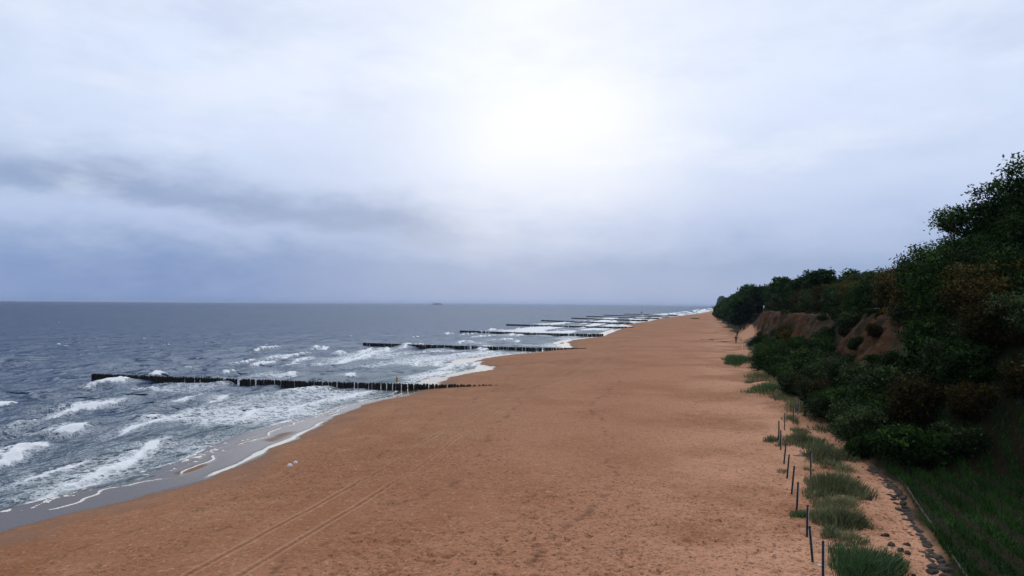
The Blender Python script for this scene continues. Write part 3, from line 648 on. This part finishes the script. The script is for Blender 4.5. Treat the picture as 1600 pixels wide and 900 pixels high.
# ------------------------------------------------------------------ grasses
def grass_mesh(name, n, rx, ry, hgt, rng, mat, width=0.016, lean=0.5, droop=0.3, zf=None):
    a = rng.uniform(0, 6.28, n); r = rng.random(n) ** 0.62; p0, p1 = rng.uniform(0, 6.28, 2); ex = 1 + 0.22 * np.sin(3 * a + p0) + 0.16 * np.sin(7 * a + p1) + 0.1 * rng.normal(size=n)
    bx = rx * r * np.cos(a) * ex; by = ry * r * np.sin(a) * ex
    h = hgt * (0.45 + 0.75 * rng.random(n)) * (1 - 0.5 * r ** 2) * (.7 + .6 * vn(bx / .5 + p0 * 9, by / .5, 3))
    la = a + rng.normal(0, 0.9, n); ln = h * lean * (0.3 + 0.9 * rng.random(n)); dx = np.cos(la) * ln + 0.12 * h; dy = np.sin(la) * ln
    wa = rng.uniform(0, 6.28, n); wx_ = np.cos(wa) * width; wy_ = np.sin(wa) * width
    z0 = np.full(n, -0.08) if zf is None else zf(bx, by) - 0.05
    def pt(f, w_): return bx + dx * f ** 1.8, by + dy * f ** 1.8, z0 + h * (f - droop * f ** 3 * 0.6), w_
    V = []
    for f, w_ in ((0, 1.0), (0.5, 0.85)):
        X, Y, Zc, k = pt(f, w_); V += [np.stack([X - wx_ * k, Y - wy_ * k, Zc], 1), np.stack([X + wx_ * k, Y + wy_ * k, Zc], 1)]
    X, Y, Zc, k = pt(1.0, 0); V.append(np.stack([X, Y, Zc], 1))
    V = np.stack(V, 1).reshape(-1, 3); o = np.arange(n)[:, None] * 5
    me = fast_mesh(name, V, o + np.array([0, 1, 3, 2]), o + np.array([2, 3, 4]))
    tn = np.clip(0.4 + 0.22 * rng.normal(size=n) + 0.25 * (rng.random(n) > .85), 0, 1); vattr(me, 'tint', np.concatenate([tn, tn]), 'FACE')
    me.materials.append(mat); return me
rgs = np.random.default_rng(31)
def clump(px, py, wpx, dep, hgt, n, mat, label, group=None, lean=.5):
    X, Y, Zc = on_sand(px, py); dist = math.hypot(X, Y); rx = wpx * dist / F / 2
    bz = sand_z(X, Y)
    zf = lambda bx, by: sand_base(bx + X, by + Y) - bz
    o = link('dune_grass', grass_mesh('dune_grass', n, rx, dep / 2, hgt, rgs, mat, 0.012 + dist * 0.00012, lean, zf=zf)); o.location = (X, Y, bz)
    return tag(o, label, 'grass clump', group)
clump(1350, 892, 92, 3.4, .75, 2600, M_GRASSG, 'lush green grass clump beside the stone strip')
clump(1318, 812, 66, 1.6, .6, 1300, M_GRASS, 'grass clump ending at the eroded sand edge by the stones')
clump(1285, 806, 44, 1.3, .5, 800, M_GRASS, 'narrow grass tuft behind a leaning stake')
clump(1250, 806, 32, 1.0, .4, 420, M_GRASSG, 'small bright green tuft at the foot of a stake')
clump(1300, 790, 44, 1.5, .55, 700, M_GRASS, 'yellowish grass patch above the eroded sand edge')
clump(1303, 762, 76, 3.6, .85, 3000, M_GRASS, 'largest bushy dune grass clump, right of the tall dark stake')
clump(1290, 712, 66, 3.4, .75, 1900, M_GRASS, 'dune grass clump behind the driftwood sticks')
clump(1258, 690, 74, 4.0, .6, 1900, M_GRASS, 'wide grey green grass patch between stakes and thicket')
clump(1203, 689, 24, 1.6, .4, 350, M_GRASS, 'small grass tuft on open sand beside two stakes')
clump(1262, 734, 16, 1.0, .3, 110, M_GRASS, 'thin sprigs of grass between two stakes'); clump(1222, 737, 14, .9, .3, 90, M_GRASS, 'sparse dry sprigs beside a leaning stake')
clump(1310, 826, 26, .7, .35, 150, M_GRASS, 'sparse sprigs under the eroded grass clump')
clump(1250, 640, 44, 4.5, .7, 1100, M_GRASS, 'pale grass patch around the farthest stake')
clump(1222, 622, 40, 5, .6, 900, M_GRASS, 'flat grey green grass patch edging the dark thicket')
clump(1203, 607, 62, 7, .75, 1900, M_GRASSG, 'blue green grass mound spreading onto the sand below the big shrub')
clump(1188, 588, 44, 7, .7, 1300, M_GRASS, 'grey green grass at the foot of the big rounded shrub')
clump(1152, 565, 40, 15, 1.2, 2600, M_GRASSG, 'smooth green grass mound beside the big rounded shrub')
for i, (px, py, wp) in enumerate([(1152, 519, 22), (1143, 511, 20), (1134, 505, 18), (1160, 513, 22), (1127, 500, 14)]):
    clump(px, py, wp, 14, 1.0, 700, M_GRASS, 'grass bank on the sand beyond the two walkers', 'grass banks beyond the walkers')
clump(1086, 498, 13, 26, .7, 600, M_GRASSG, 'lone green plant patch out on the far sand')
for px, py, wp in [(1330, 845, 40), (1300, 838, 22), (1272, 778, 26), (1318, 735, 30), (1322, 790, 34), (1285, 672, 34), (1268, 655, 26), (1236, 660, 22), (1262, 632, 26), (1240, 628, 30), (1232, 612, 30), (1212, 596, 26), (1180, 575, 26), (1172, 598, 18), (1338, 775, 26), (1250, 676, 24), (1296, 728, 40)]:
    clump(px, py, wp, 1.2 + (900 - py) * .006, .5, 320, M_GRASS, 'sparse tuft of wind bent grass between the larger dune clumps', 'sparse tufts between the dune clumps', .8)
# grass of the field: uncountable
n = 60000; uu = rgs.uniform(.9, 9.0, n); yy = rgs.uniform(15, 44.5, n); xx = Xt(yy) + uu
kp = (rgs.random(n) < 0.25 + 0.75 * sst(np.cos(2 * np.pi * xx / .95), -.2, .6)) & (yy + .35 * uu < 45); xx = xx[kp]; yy = yy[kp]; n = len(xx)
zz = bluff_z(xx, yy)[0]; h = rgs.uniform(.08, .30, n) * (.5 + fbm(xx / 1.1, yy / 1.3, 305, 2)); a = rgs.uniform(0, 6.28, n); w_ = .022
V = np.stack([np.stack([xx - w_ * np.cos(a), yy - w_ * np.sin(a), zz - .02], 1), np.stack([xx + w_ * np.cos(a), yy + w_ * np.sin(a), zz - .02], 1),
              np.stack([xx + rgs.normal(0, .1, n), yy + rgs.normal(0, .1, n), zz + h], 1)], 1).reshape(-1, 3)
me = fast_mesh('field_grass', V, None, np.arange(n * 3).reshape(-1, 3)); vattr(me, 'tint', np.clip(rgs.normal(.3, .2, n) + .7 * (fbm(xx / 1.6, yy / 2.4, 301, 3) - .35), 0, 1), 'FACE')
tag(link('field_grass', me, None, M_FIELD), 'dark green grass growing in rows on the field', 'grass', None, 'stuff')

# ------------------------------------------------------------------ simple materials
def plain(name, c0, c1, rough=.85, scale=8.0, spec=.2):
    mt, t, b = new_mat(name); geo = t.n('ShaderNodeNewGeometry').outputs['Position']
    n_ = t.noise(geo, scale, 4, .65); t.l.new(t.mix(t.ss(n_, .3, .7), c0 + (1,), c1 + (1,)), b.inputs['Base Color'])
    b.inputs['Roughness'].default_value = rough; b.inputs['Specular IOR Level'].default_value = spec
    t.l.new(t.bump(n_, .4, .03), b.inputs['Normal']); return mt
M_PILE = plain('wet_wood', (0.006, 0.005, 0.005), (0.022, 0.018, 0.015), .6, 5)
M_STAKE = plain('dark_stake', (0.014, 0.014, 0.015), (0.04, 0.04, 0.042), .8)
M_PALE = plain('pale_paint', (0.45, 0.42, 0.38), (0.62, 0.6, 0.56), .7)
M_STONE = plain('grey_stone', (0.026, 0.021, 0.016), (0.075, 0.06, 0.047), .9, 4)
M_DRIFT = plain('driftwood', (0.22, 0.17, 0.12), (0.4, 0.33, 0.26), .9)
M_OLD = plain('old_board', (0.05, 0.04, 0.03), (0.13, 0.105, 0.08), .9)
M_WEED = plain('dry_seaweed', (0.02, 0.018, 0.012), (0.06, 0.05, 0.03), .9, 12)
M_SHIP = plain('ship_hull', (0.24, 0.28, 0.34), (0.30, 0.34, 0.40), .7, .05)
M_SHIPW = plain('ship_white', (0.4, 0.42, 0.45), (0.5, 0.5, 0.52), .7, .05)
M_YEL = plain('beacon_yellow', (0.5, 0.26, 0.03), (0.62, 0.34, 0.05), .6)
M_WHITE = plain('white_plastic', (0.75, 0.74, 0.72), (0.85, 0.84, 0.82), .5)
M_CLOTH = plain('dark_cloth', (0.012, 0.013, 0.018), (0.025, 0.026, 0.032), .9)
M_CLOTH2 = plain('brown_cloth', (0.03, 0.024, 0.02), (0.05, 0.04, 0.032), .9)
M_SKIN = plain('skin', (0.42, 0.25, 0.18), (0.48, 0.3, 0.22), .6)
M_HAIR = plain('hair', (0.02, 0.014, 0.01), (0.035, 0.025, 0.018), .7)

# ------------------------------------------------------------------ groynes of timber piles
rq = np.random.default_rng(41)
PILE = []
for i in range(5):
    mb = MB(); r0 = .15 + .02 * rq.random()
    mb.tube([(0, 0, -1.3), (rq.normal(0, .01), rq.normal(0, .01), -.1), (rq.normal(0, .02), rq.normal(0, .02), -.03), (0, 0, .0)], [r0 * 1.02, r0, r0 * .96, r0 * .7], 8, ph=rq.uniform(0, 1))
    me_ = mb.mesh('pile'); me_.materials.append(M_PILE); PILE.append(me_)
GR = [((145, 594), (780, 604)), ((568, 541), (918, 545)), ((719, 520), (944, 522.5)), ((791, 509), (991, 511)), ((846, 502), (990, 504.6)), ((893, 498), (1012, 500.2)), ((916, 495), (1030, 497)), ((943, 493), (1046, 494.8)), ((975, 491.2), (1058, 492.6))]
ORD = ['longest looking row of black timber piles crossing the surf, with the yellow beacon', 'second timber pile groyne along the beach, beyond the beaconed one', 'third timber pile groyne along the beach', 'fourth timber pile groyne along the beach', 'fifth timber pile groyne along the beach', 'sixth timber pile groyne along the beach', 'seventh timber pile groyne along the beach', 'eighth timber pile groyne along the beach', 'farthest timber pile groyne before the surf blurs']
for gi, (a_, b_) in enumerate(GR):
    p = np.array(at(*a_, 0.0)); e = np.array(at(*b_, 0.9)); ln = np.linalg.norm(e - p); n = int(ln / .345)
    root = empty('groyne', (p[0], p[1], 0)) if gi < 3 else None; mb = MB()
    for k in range(n):
        if rq.random() < .025: continue
        f = k / n; q_ = p + (e - p) * f + rq.normal(0, .035, 2); top = .76 - .08 * f + .36 * f ** 4 + rq.normal(0, .014) - (.1 if rq.random() < .05 else 0)
        if gi < 3:
            o = link('pile', PILE[rq.integers(0, 5)], root); o.location = (q_[0] - p[0], q_[1] - p[1], top); o.rotation_euler = (rq.normal(0, .015), rq.normal(0, .015), rq.uniform(0, 6))
        else: mb.tube([(q_[0], q_[1], -.8), (q_[0], q_[1], top)], [.16, .15], 6)
    if gi >= 3:
        root = link('groyne', mb.mesh('groyne'), None, M_PILE)
    tag(root, ORD[gi], 'groyne', 'timber groynes along the beach')
    if gi == 0:
        BX, BY_ = p + (e - p) * ((625 - 145) / (780 - 145) * 1.02)
# beacon on the first groyne
bo = empty('beacon', (BX, BY_ + .28, .1), 0, .78); tag(bo, 'small yellow beacon on a pole behind the timber groyne', 'beacon')
mb = MB(); mb.tube([(0, 0, -1), (0, 0, 1.9)], [.05, .045], 8); link('pole', mb.mesh('pole'), bo, M_STAKE)
mb = MB(); mb.box(-.26, .26, -.03, .03, 1.25, 1.42); mb.add([(-.24, -.03, 1.45), (.24, -.03, 1.45), (0, -.03, 1.95), (-.24, .03, 1.45), (.24, .03, 1.45), (0, .03, 1.95)], [(0, 1, 2), (5, 4, 3), (0, 3, 4, 1), (1, 4, 5, 2), (2, 5, 3, 0)])
link('topmark', mb.mesh('topmark'), bo, M_YEL)

# ------------------------------------------------------------------ stakes along the dune foot
ST = [((1286, 905), (1286, 846)), ((1270, 879), (1265, 823)), ((1261, 839), (1262, 790)), ((1245, 799), (1247, 754)), ((1237, 772), (1241, 729)), ((1230, 746), (1233, 711)), ((1225, 725), (1228, 694)),
      ((1220, 703), (1220, 673)), ((1217, 687), (1217, 658)), ((1226, 672), (1226, 646)), ((1240, 659), (1240, 634)), ((1247, 648), (1248, 622)), ((1267, 747), (1267, 706))]
SL = ['upright dark wooden stake beside the lush grass clump', 'dark wooden stake tilting left, next to the stake by the lush clump', 'dark stake standing in sand just below the small bright tuft', 'dark stake rising from the small bright green tuft', 'dark stake leaning right, up the row from the bright tuft',
      'dark stake leaning right beside thin sprigs of grass', 'dark stake leaning right by sparse dry sprigs', 'dark stake nearest the small tuft on open sand', 'dark stake at the outermost bend of the row', 'thin dark stake on bare sand past the bend of the row', 'thin dark stake near the pale grass patch', 'thin dark stake inside the pale grass patch', 'thick dark stake set back against the largest grass clump']
for (b_, t_), lab in zip(ST, SL):
    X, Y, Zc = on_sand(*b_)
    d_ = ray(*t_); d_ = d_ / np.linalg.norm(d_); tt = math.hypot(X, Y) / math.hypot(d_[0], d_[1]); tp = np.array([0, 0, CAMH]) + d_ * tt
    o = empty('stake', (X, Y, Zc)); tag(o, lab, 'stake', 'stakes along the dune foot')
    v = tp - np.array([X, Y, Zc]); r_ = .032 if lab.startswith('thin') else .04
    mb = MB(); mb.tube([-v * .3, v * .5, v], [r_, r_ * .97, r_ * .9], 8); link('shaft', mb.mesh('shaft', True), o, M_STAKE)
    mb = MB(); mb.tube([v * .97, v * 1.012, v * 1.02], [r_ * .93, r_ * .93, r_ * .6], 8); link('cap', mb.mesh('cap'), o, M_STAKE)
    s_ = np.array([r_ * .95, -.02, 0]); mb = MB(); mb.tube([v * .02 + s_, v * .96 + s_], [.013, .012], 5); link('pale_strip', mb.mesh('pale_strip'), o, M_PALE)
X, Y, Zc = on_sand(1160, 547); o = empty('stake', (X, Y, Zc)); tag(o, 'short white stake beside the big rounded shrub', 'stake')
mb = MB(); mb.tube([(0, 0, -.3), (0, 0, .95)], [.06, .055], 8); link('shaft', mb.mesh('shaft'), o, M_WHITE)
mb = MB(); mb.tube([(0, 0, .952), (0, 0, .99), (0, 0, 1.03)], [.06, .055, .02], 8); link('cap', mb.mesh('cap'), o, M_WHITE)
X, Y, Zc = on_sand(1257, 651); mb = MB(); mb.tube([(0, 0, -.2), (.03, 0, .35), (.06, 0, .5)], [.09, .075, .06], 7); mb.tube([(.02, 0, .2), (.2, .05, .42)], [.04, .025], 5)
o = link('stump', mb.mesh('stump'), None, M_STAKE); o.location = (X, Y, Zc); tag(o, 'short broken dark stump on the sand by the thicket', 'stump')

# ------------------------------------------------------------------ stone strip between sand and field
o = empty('stone_strip', (6.2, 28, 1.4)); tag(o, 'narrow strip of grey stones between the sand and the dark field', 'stone strip')
STN = []
for i in range(6):
    v = []; n = 9
    for zl, k in ((-.09, 1.0), (.03, 1.0), (.09, .72)):
        for j in range(n):
            a = 2 * math.pi * j / n; rr = k * (1 + .22 * math.sin(2 * a + i) + .1 * math.sin(5 * a + 2 * i)); v.append((.2 * rr * math.cos(a), .15 * rr * math.sin(a), zl + .015 * math.sin(3 * a + i)))
    f = [(l * n + j, l * n + (j + 1) % n, (l + 1) * n + (j + 1) % n, (l + 1) * n + j) for l in range(2) for j in range(n)] + [tuple(2 * n + j for j in range(n)), tuple(reversed(range(n)))]
    mm = bpy.data.meshes.new('stone'); mm.from_pydata(v, [], f); mm.materials.append(M_STONE); STN.append(mm)
Y = 18.0
while Y < 41:
    for c_ in range(2):
        X = float(Xt(Y)) + .22 + c_ * .27 + rq.normal(0, .04); s_ = rq.uniform(.8, 1.15); st = link('stone', STN[rq.integers(0, 6)], o); yy = Y + rq.normal(0, .05) + .12 * (c_ % 2)
        st.location = (X - 6.2, yy - 28, max(sand_z(X, yy), ground_z(X, yy)) - .02 - 1.4 - .04 * (c_ == 0)); st.rotation_euler = (rq.normal(0, .12), rq.normal(0, .12), rq.uniform(0, 6.28)); st.scale = (s_, s_, s_ * .6)
    Y += .36
mb = MB()
for k in range(9):
    y0 = 19 + k * 2.2; xa, xb = float(Xt(y0)) + 1.04, float(Xt(y0 + 2.1)) + 1.04
    za, zb = ground_z(xa, y0), ground_z(xb, y0 + 2.1); zo = .05
    mb = MB(); mb.add([(xa - 6.2, y0 - 28, za - 1.6), (xb - 6.2, y0 + 2.1 - 28, zb - 1.6), (xb - 6.14, y0 + 2.1 - 28, zb - 1.6), (xa - 6.14, y0 - 28, za - 1.6),
            (xa - 6.2, y0 - 28, za - 1.4 + zo), (xb - 6.2, y0 + 2.1 - 28, zb - 1.4 + zo), (xb - 6.14, y0 + 2.1 - 28, zb - 1.4 + zo), (xa - 6.14, y0 - 28, za - 1.4 + zo)],
           [(3, 2, 1, 0), (4, 5, 6, 7), (0, 1, 5, 4), (1, 2, 6, 5), (2, 3, 7, 6), (3, 0, 4, 7)])
    link('edging_board', mb.mesh('edging_board'), o, M_OLD)
for i in range(14):      # loose stones fallen on the sand side
    Y = rq.uniform(22, 39); X = float(Xt(Y)) - rq.uniform(.15, .9) ; s_ = rq.uniform(.35, .7)
    st = link('loose_stone', STN[rq.integers(0, 6)]); st.location = (X, Y, sand_z(X, Y) + .03); st.rotation_euler = (rq.normal(0, .2), rq.normal(0, .2), rq.uniform(0, 6)); st.scale = (s_,) * 3
    tag(st, 'loose grey stone lying on sand beside the stone strip', 'stone', 'loose stones beside the strip')

# ------------------------------------------------------------------ driftwood, weed, litter
for i, (px, py, ang, ln) in enumerate([(1262, 713, .1, 1.5), (1270, 716, -.15, 1.7), (1275, 719, .3, 1.2), (1258, 709, .5, .8)]):
    X, Y, Zc = on_sand(px, py); mb = MB(); cx, sx_ = math.cos(ang), math.sin(ang)
    mb.tube([(-ln / 2 * cx, -ln / 2 * sx_, .03), (0, .06, .06), (ln / 2 * cx, ln / 2 * sx_, .04)], [.025, .035, .015], 6); mb.tube([(0, .06, .06), (.22, .25, .12)], [.018, .008], 5)
    w_ = link('driftwood_stick', mb.mesh('stick'), None, M_DRIFT); w_.location = (X, Y, Zc); tag(w_, 'bleached driftwood stick beside the thick dark stake', 'driftwood', 'driftwood sticks')
def weed(px, py, ln, wd_, label, group=None, ang=0.2):
    X, Y, Zc = on_sand(px, py); n = 110; f = rq.uniform(-1, 1, n); mb = MB()
    for k in range(n):
        x_ = f[k] * ln / 2; yb = math.sin(f[k] * 4 + px) * wd_ * .5 + rq.normal(0, wd_ * .3); a = rq.uniform(0, 3.14); l = rq.uniform(.12, .35)
        X_, Y_ = x_ * math.cos(ang) - yb * math.sin(ang), x_ * math.sin(ang) + yb * math.cos(ang); zz_ = sand_z(X + X_, Y + Y_) - Zc
        mb.tube([(X_ - l * math.cos(a), Y_ - l * math.sin(a), zz_), (X_, Y_, zz_ + rq.uniform(.01, .07)), (X_ + l * math.cos(a), Y_ + l * math.sin(a), zz_)], [.008, .018, .008], 4)
    o = link('seaweed_drift', mb.mesh('seaweed'), None, M_WEED); o.location = (X, Y, Zc); return tag(o, label, 'seaweed', group)
weed(1112, 531, 4.6, 2.6, 'longest dark streak of dried weed on the far sand', ang=.5); weed(1117, 519, 2.2, 1.5, 'short dark scrap of weed beyond the longest streak', ang=.3); weed(1131, 534, 1.8, 1.2, 'small dark scrap of weed beside the two walkers')
for i, (px, py, s_) in enumerate([(453, 729, 1.15), (462, 724, .9)]):
    X, Y, Zc = on_sand(px, py); v = []; n = 9; f = []
    for l, (zl, k) in enumerate(((0, .7), (.05, 1.0), (.11, .75), (.14, .25))):
        for j in range(n):
            a = 2 * math.pi * j / n; rr = k * (1 + .3 * math.sin(3 * a + l * 2 + i) + .15 * math.sin(5 * a)); v.append((.13 * rr * math.cos(a), .09 * rr * math.sin(a), zl + .02 * math.sin(4 * a + l)))
    f = [(l * n + j, l * n + (j + 1) % n, (l + 1) * n + (j + 1) % n, (l + 1) * n + j) for l in range(3) for j in range(n)] + [tuple(3 * n + j for j in range(n))]
    mm = bpy.data.meshes.new('scrap'); mm.from_pydata(v, [], f); mm.materials.append(M_WHITE); o = link('white_scrap', mm); o.location = (X, Y, Zc); o.scale = (s_,) * 3
    tag(o, ['larger crumpled white scrap lying on the sand', 'smaller flat white scrap next to the larger one'][i], 'litter')
X, Y, Zc = on_sand(1281, 884); o = link('white_scrap', bpy.data.objects['white_scrap'].data); o.location = (X, Y, Zc); o.scale = (.45, .45, .35); tag(o, 'tiny white scrap at the foot of the tilting stake', 'litter')
# pale slab lying on the crest above the smaller scar, small white marker above the long scar
Yp, Zp = atX(1368, 485, 15.2); o = empty('bench', (15.2, Yp, ground_z(15.2, Yp))); tag(o, 'pale plank bench on the crest above the smaller earth scar', 'bench')
mb = MB(); mb.box(-.2, .2, -1.1, 1.1, .42, .48); link('seat', mb.mesh('seat'), o, M_PALE)
for s_ in (-.8, .8): mb = MB(); mb.box(-.15, .15, s_ - .06, s_ + .06, -.2, .417); link('leg', mb.mesh('leg'), o, M_STONE)
Yp, Zp = atX(1193.5, 485, 12.9); o = empty('marker_post', (12.9, Yp, ground_z(12.9, Yp))); tag(o, 'small white marker post on the edge above the long scar', 'marker post')
mb = MB(); mb.tube([(0, 0, -.3), (0, 0, 1.1)], [.12, .12], 8); link('shaft', mb.mesh('shaft'), o, M_PALE); mb = MB(); mb.tube([(0, 0, 1.102), (0, 0, 1.5), (0, 0, 1.6)], [.17, .17, .06], 8); link('cap', mb.mesh('cap'), o, M_WHITE)

# ------------------------------------------------------------------ two walkers
def person(px, py, label, mat_top, rz, stride):
    X, Y, Zc = on_sand(px, py); o = empty('person', (X, Y, Zc), rz)
    V = []; E = []; R_ = []
    def v(p, r): V.append(p); R_.append(r); return len(V) - 1
    def chain(a, lst):
        for p, r in lst: k = v(p, r); E.append((a, k)); a = k
        return a
    pel = v((0, 0, .93), (.15, .11)); ch = chain(pel, [((0, .01, 1.12), (.14, .10)), ((0, .0, 1.34), (.17, .11)), ((0, .01, 1.46), (.09, .08))])
    chain(ch, [((0, .02, 1.53), (.055, .055)), ((0, .03, 1.60), (.075, .085)), ((0, .035, 1.69), (.08, .095)), ((0, .03, 1.755), (.05, .06))])
    sh = 2
    for s_ in (-1, 1):
        f = stride * s_
        chain(pel, [((.09 * s_, .02 * f, .86), (.095, .10)), ((.10 * s_, .16 * f + .03, .50), (.065, .07)), ((.10 * s_, .26 * f - .03, .10), (.042, .045)), ((.10 * s_, .26 * f + .12, .045), (.045, .035))])
        el = chain(sh, [((.19 * s_, 0, 1.38), (.06, .065)), ((.25 * s_, -.14 * f, 1.12), (.045, .05)), ((.25 * s_, -.18 * f + .1, .88), (.035, .035)), ((.245 * s_, -.2 * f + .14, .80), (.04, .022))])
    me = bpy.data.meshes.new('body'); me.from_pydata(V, E, []); b_ = link('body', me, o)
    sk = b_.modifiers.new('skin', 'SKIN'); sk.use_smooth_shade = True
    for i, r in enumerate(R_): me.skin_vertices[0].data[i].radius = r
    me.skin_vertices[0].data[0].use_root = True
    sb = b_.modifiers.new('sub', 'SUBSURF'); sb.levels = 1; sb.render_levels = 1
    dg = bpy.context.evaluated_depsgraph_get(); nm = bpy.data.meshes.new_from_object(b_.evaluated_get(dg)); b_.modifiers.clear(); b_.data = nm
    nm.materials.clear()
    for mm in (mat_top, M_CLOTH, M_SKIN): nm.materials.append(mm)
    for p in nm.polygons:
        c_ = p.center; p.material_index = 2 if (c_.z > 1.5 or (abs(c_.x) > .2 and c_.z < .86)) else (0 if c_.z > .82 else 1)
    mb = MB(); mb.tube([(0, .0, 1.62), (0, -.01, 1.70), (0, .02, 1.775), (0, .03, 1.80)], [.09, .105, .09, .03], 10); link('hair', mb.mesh('hair', True), o, M_HAIR)
    return tag(o, label, 'person')
person(1150, 537.5, 'person in dark jacket and trousers walking along the sand, back view', M_CLOTH, .1, 1.0)
person(1152, 527, 'person in dark brown jacket walking farther ahead beside the grass bank', M_CLOTH2, -.05, -.9)

# ------------------------------------------------------------------ ships, buoy
def ship(px, dist, ln, label, boxes):
    d_ = ray(px, 476); d_ = d_ / math.hypot(d_[0], d_[1]); o = empty('cargo_ship', (d_[0] * dist, d_[1] * dist, 0), math.atan2(R0[1], R0[0])); tag(o, label, 'ship')
    h = ln / 2; bm_ = ln * .08; dk = ln * .085
    out = [(-h, 0), (-h * .94, bm_), (h * .7, bm_), (h * .9, bm_ * .6), (h, 0), (h * .9, -bm_ * .6), (h * .7, -bm_), (-h * .94, -bm_)]
    mb = MB(); n = len(out); mb.add([(x_ * .97, y_ * .9, -2) for x_, y_ in out] + [(x_, y_, dk + (ln * .02 if x_ > h * .8 else 0)) for x_, y_ in out], [(k, (k + 1) % n, n + (k + 1) % n, n + k) for k in range(n)] + [tuple(n + k for k in range(n))])
    link('hull', mb.mesh('hull'), o, M_SHIP)
    for nm_, x0, x1, z1 in boxes:
        mb = MB(); mb.box(x0 * ln, x1 * ln, -bm_ * .85, bm_ * .85, dk + .02, dk + z1 * ln); link(nm_, mb.mesh(nm_), o, M_SHIPW if nm_ == 'bridge' else M_SHIP)
    mb = MB(); mb.tube([(-.36 * ln, 0, dk), (-.36 * ln, 0, dk + .3 * ln)], [.006 * ln] * 2, 6); link('mast', mb.mesh('mast'), o, M_SHIP)
ship(683, 6500, 84, 'larger faint cargo ship on the horizon', [('bridge', -.44, -.3, .2), ('cargo_stack', -.26, .1, .13), ('cargo_stack', .12, .4, .13)])
ship(728, 7500, 34, 'smaller faint ship beside the cargo ship on the horizon', [('bridge', -.3, .05, .25), ('cargo_stack', .1, .3, .08)])
X, Y = at(1002.5, 489.5, .1); o = empty('buoy', (X, Y, .1)); tag(o, 'tiny dark buoy floating off the far groynes', 'buoy')
mb = MB(); mb.tube([(0, 0, -.5), (0, 0, .2), (0, 0, .7), (0, 0, 1.5)], [.5, .85, .8, .3], 10); link('float', mb.mesh('float'), o, M_STAKE)
mb = MB(); mb.tube([(0, 0, 1.5), (0, 0, 3.0)], [.12, .1], 6); mb.tube([(0, 0, 3.0), (0, 0, 3.3), (0, 0, 3.6)], [.1, .4, .1], 8); link('topmark', mb.mesh('topmark'), o, M_STAKE)

# ------------------------------------------------------------------ sea haze
mb = MB(); mb.box(-95000, 30000, -3000, 95000, -4, 32)
hz = link('haze', mb.mesh('haze')); tag(hz, 'thin pale haze over the sea', 'haze', None, 'stuff')
mh = bpy.data.materials.new('haze_air'); mh.use_nodes = True; t = NT(mh.node_tree)
pv = t.n('ShaderNodeVolumePrincipled'); pv.inputs['Color'].default_value = (0.62, 0.74, 0.95, 1); pv.inputs['Density'].default_value = 0.00006; pv.inputs['Anisotropy'].default_value = 0.0
t.l.new(pv.outputs[0], t.n('ShaderNodeOutputMaterial').inputs['Volume']); hz.data.materials.append(mh)
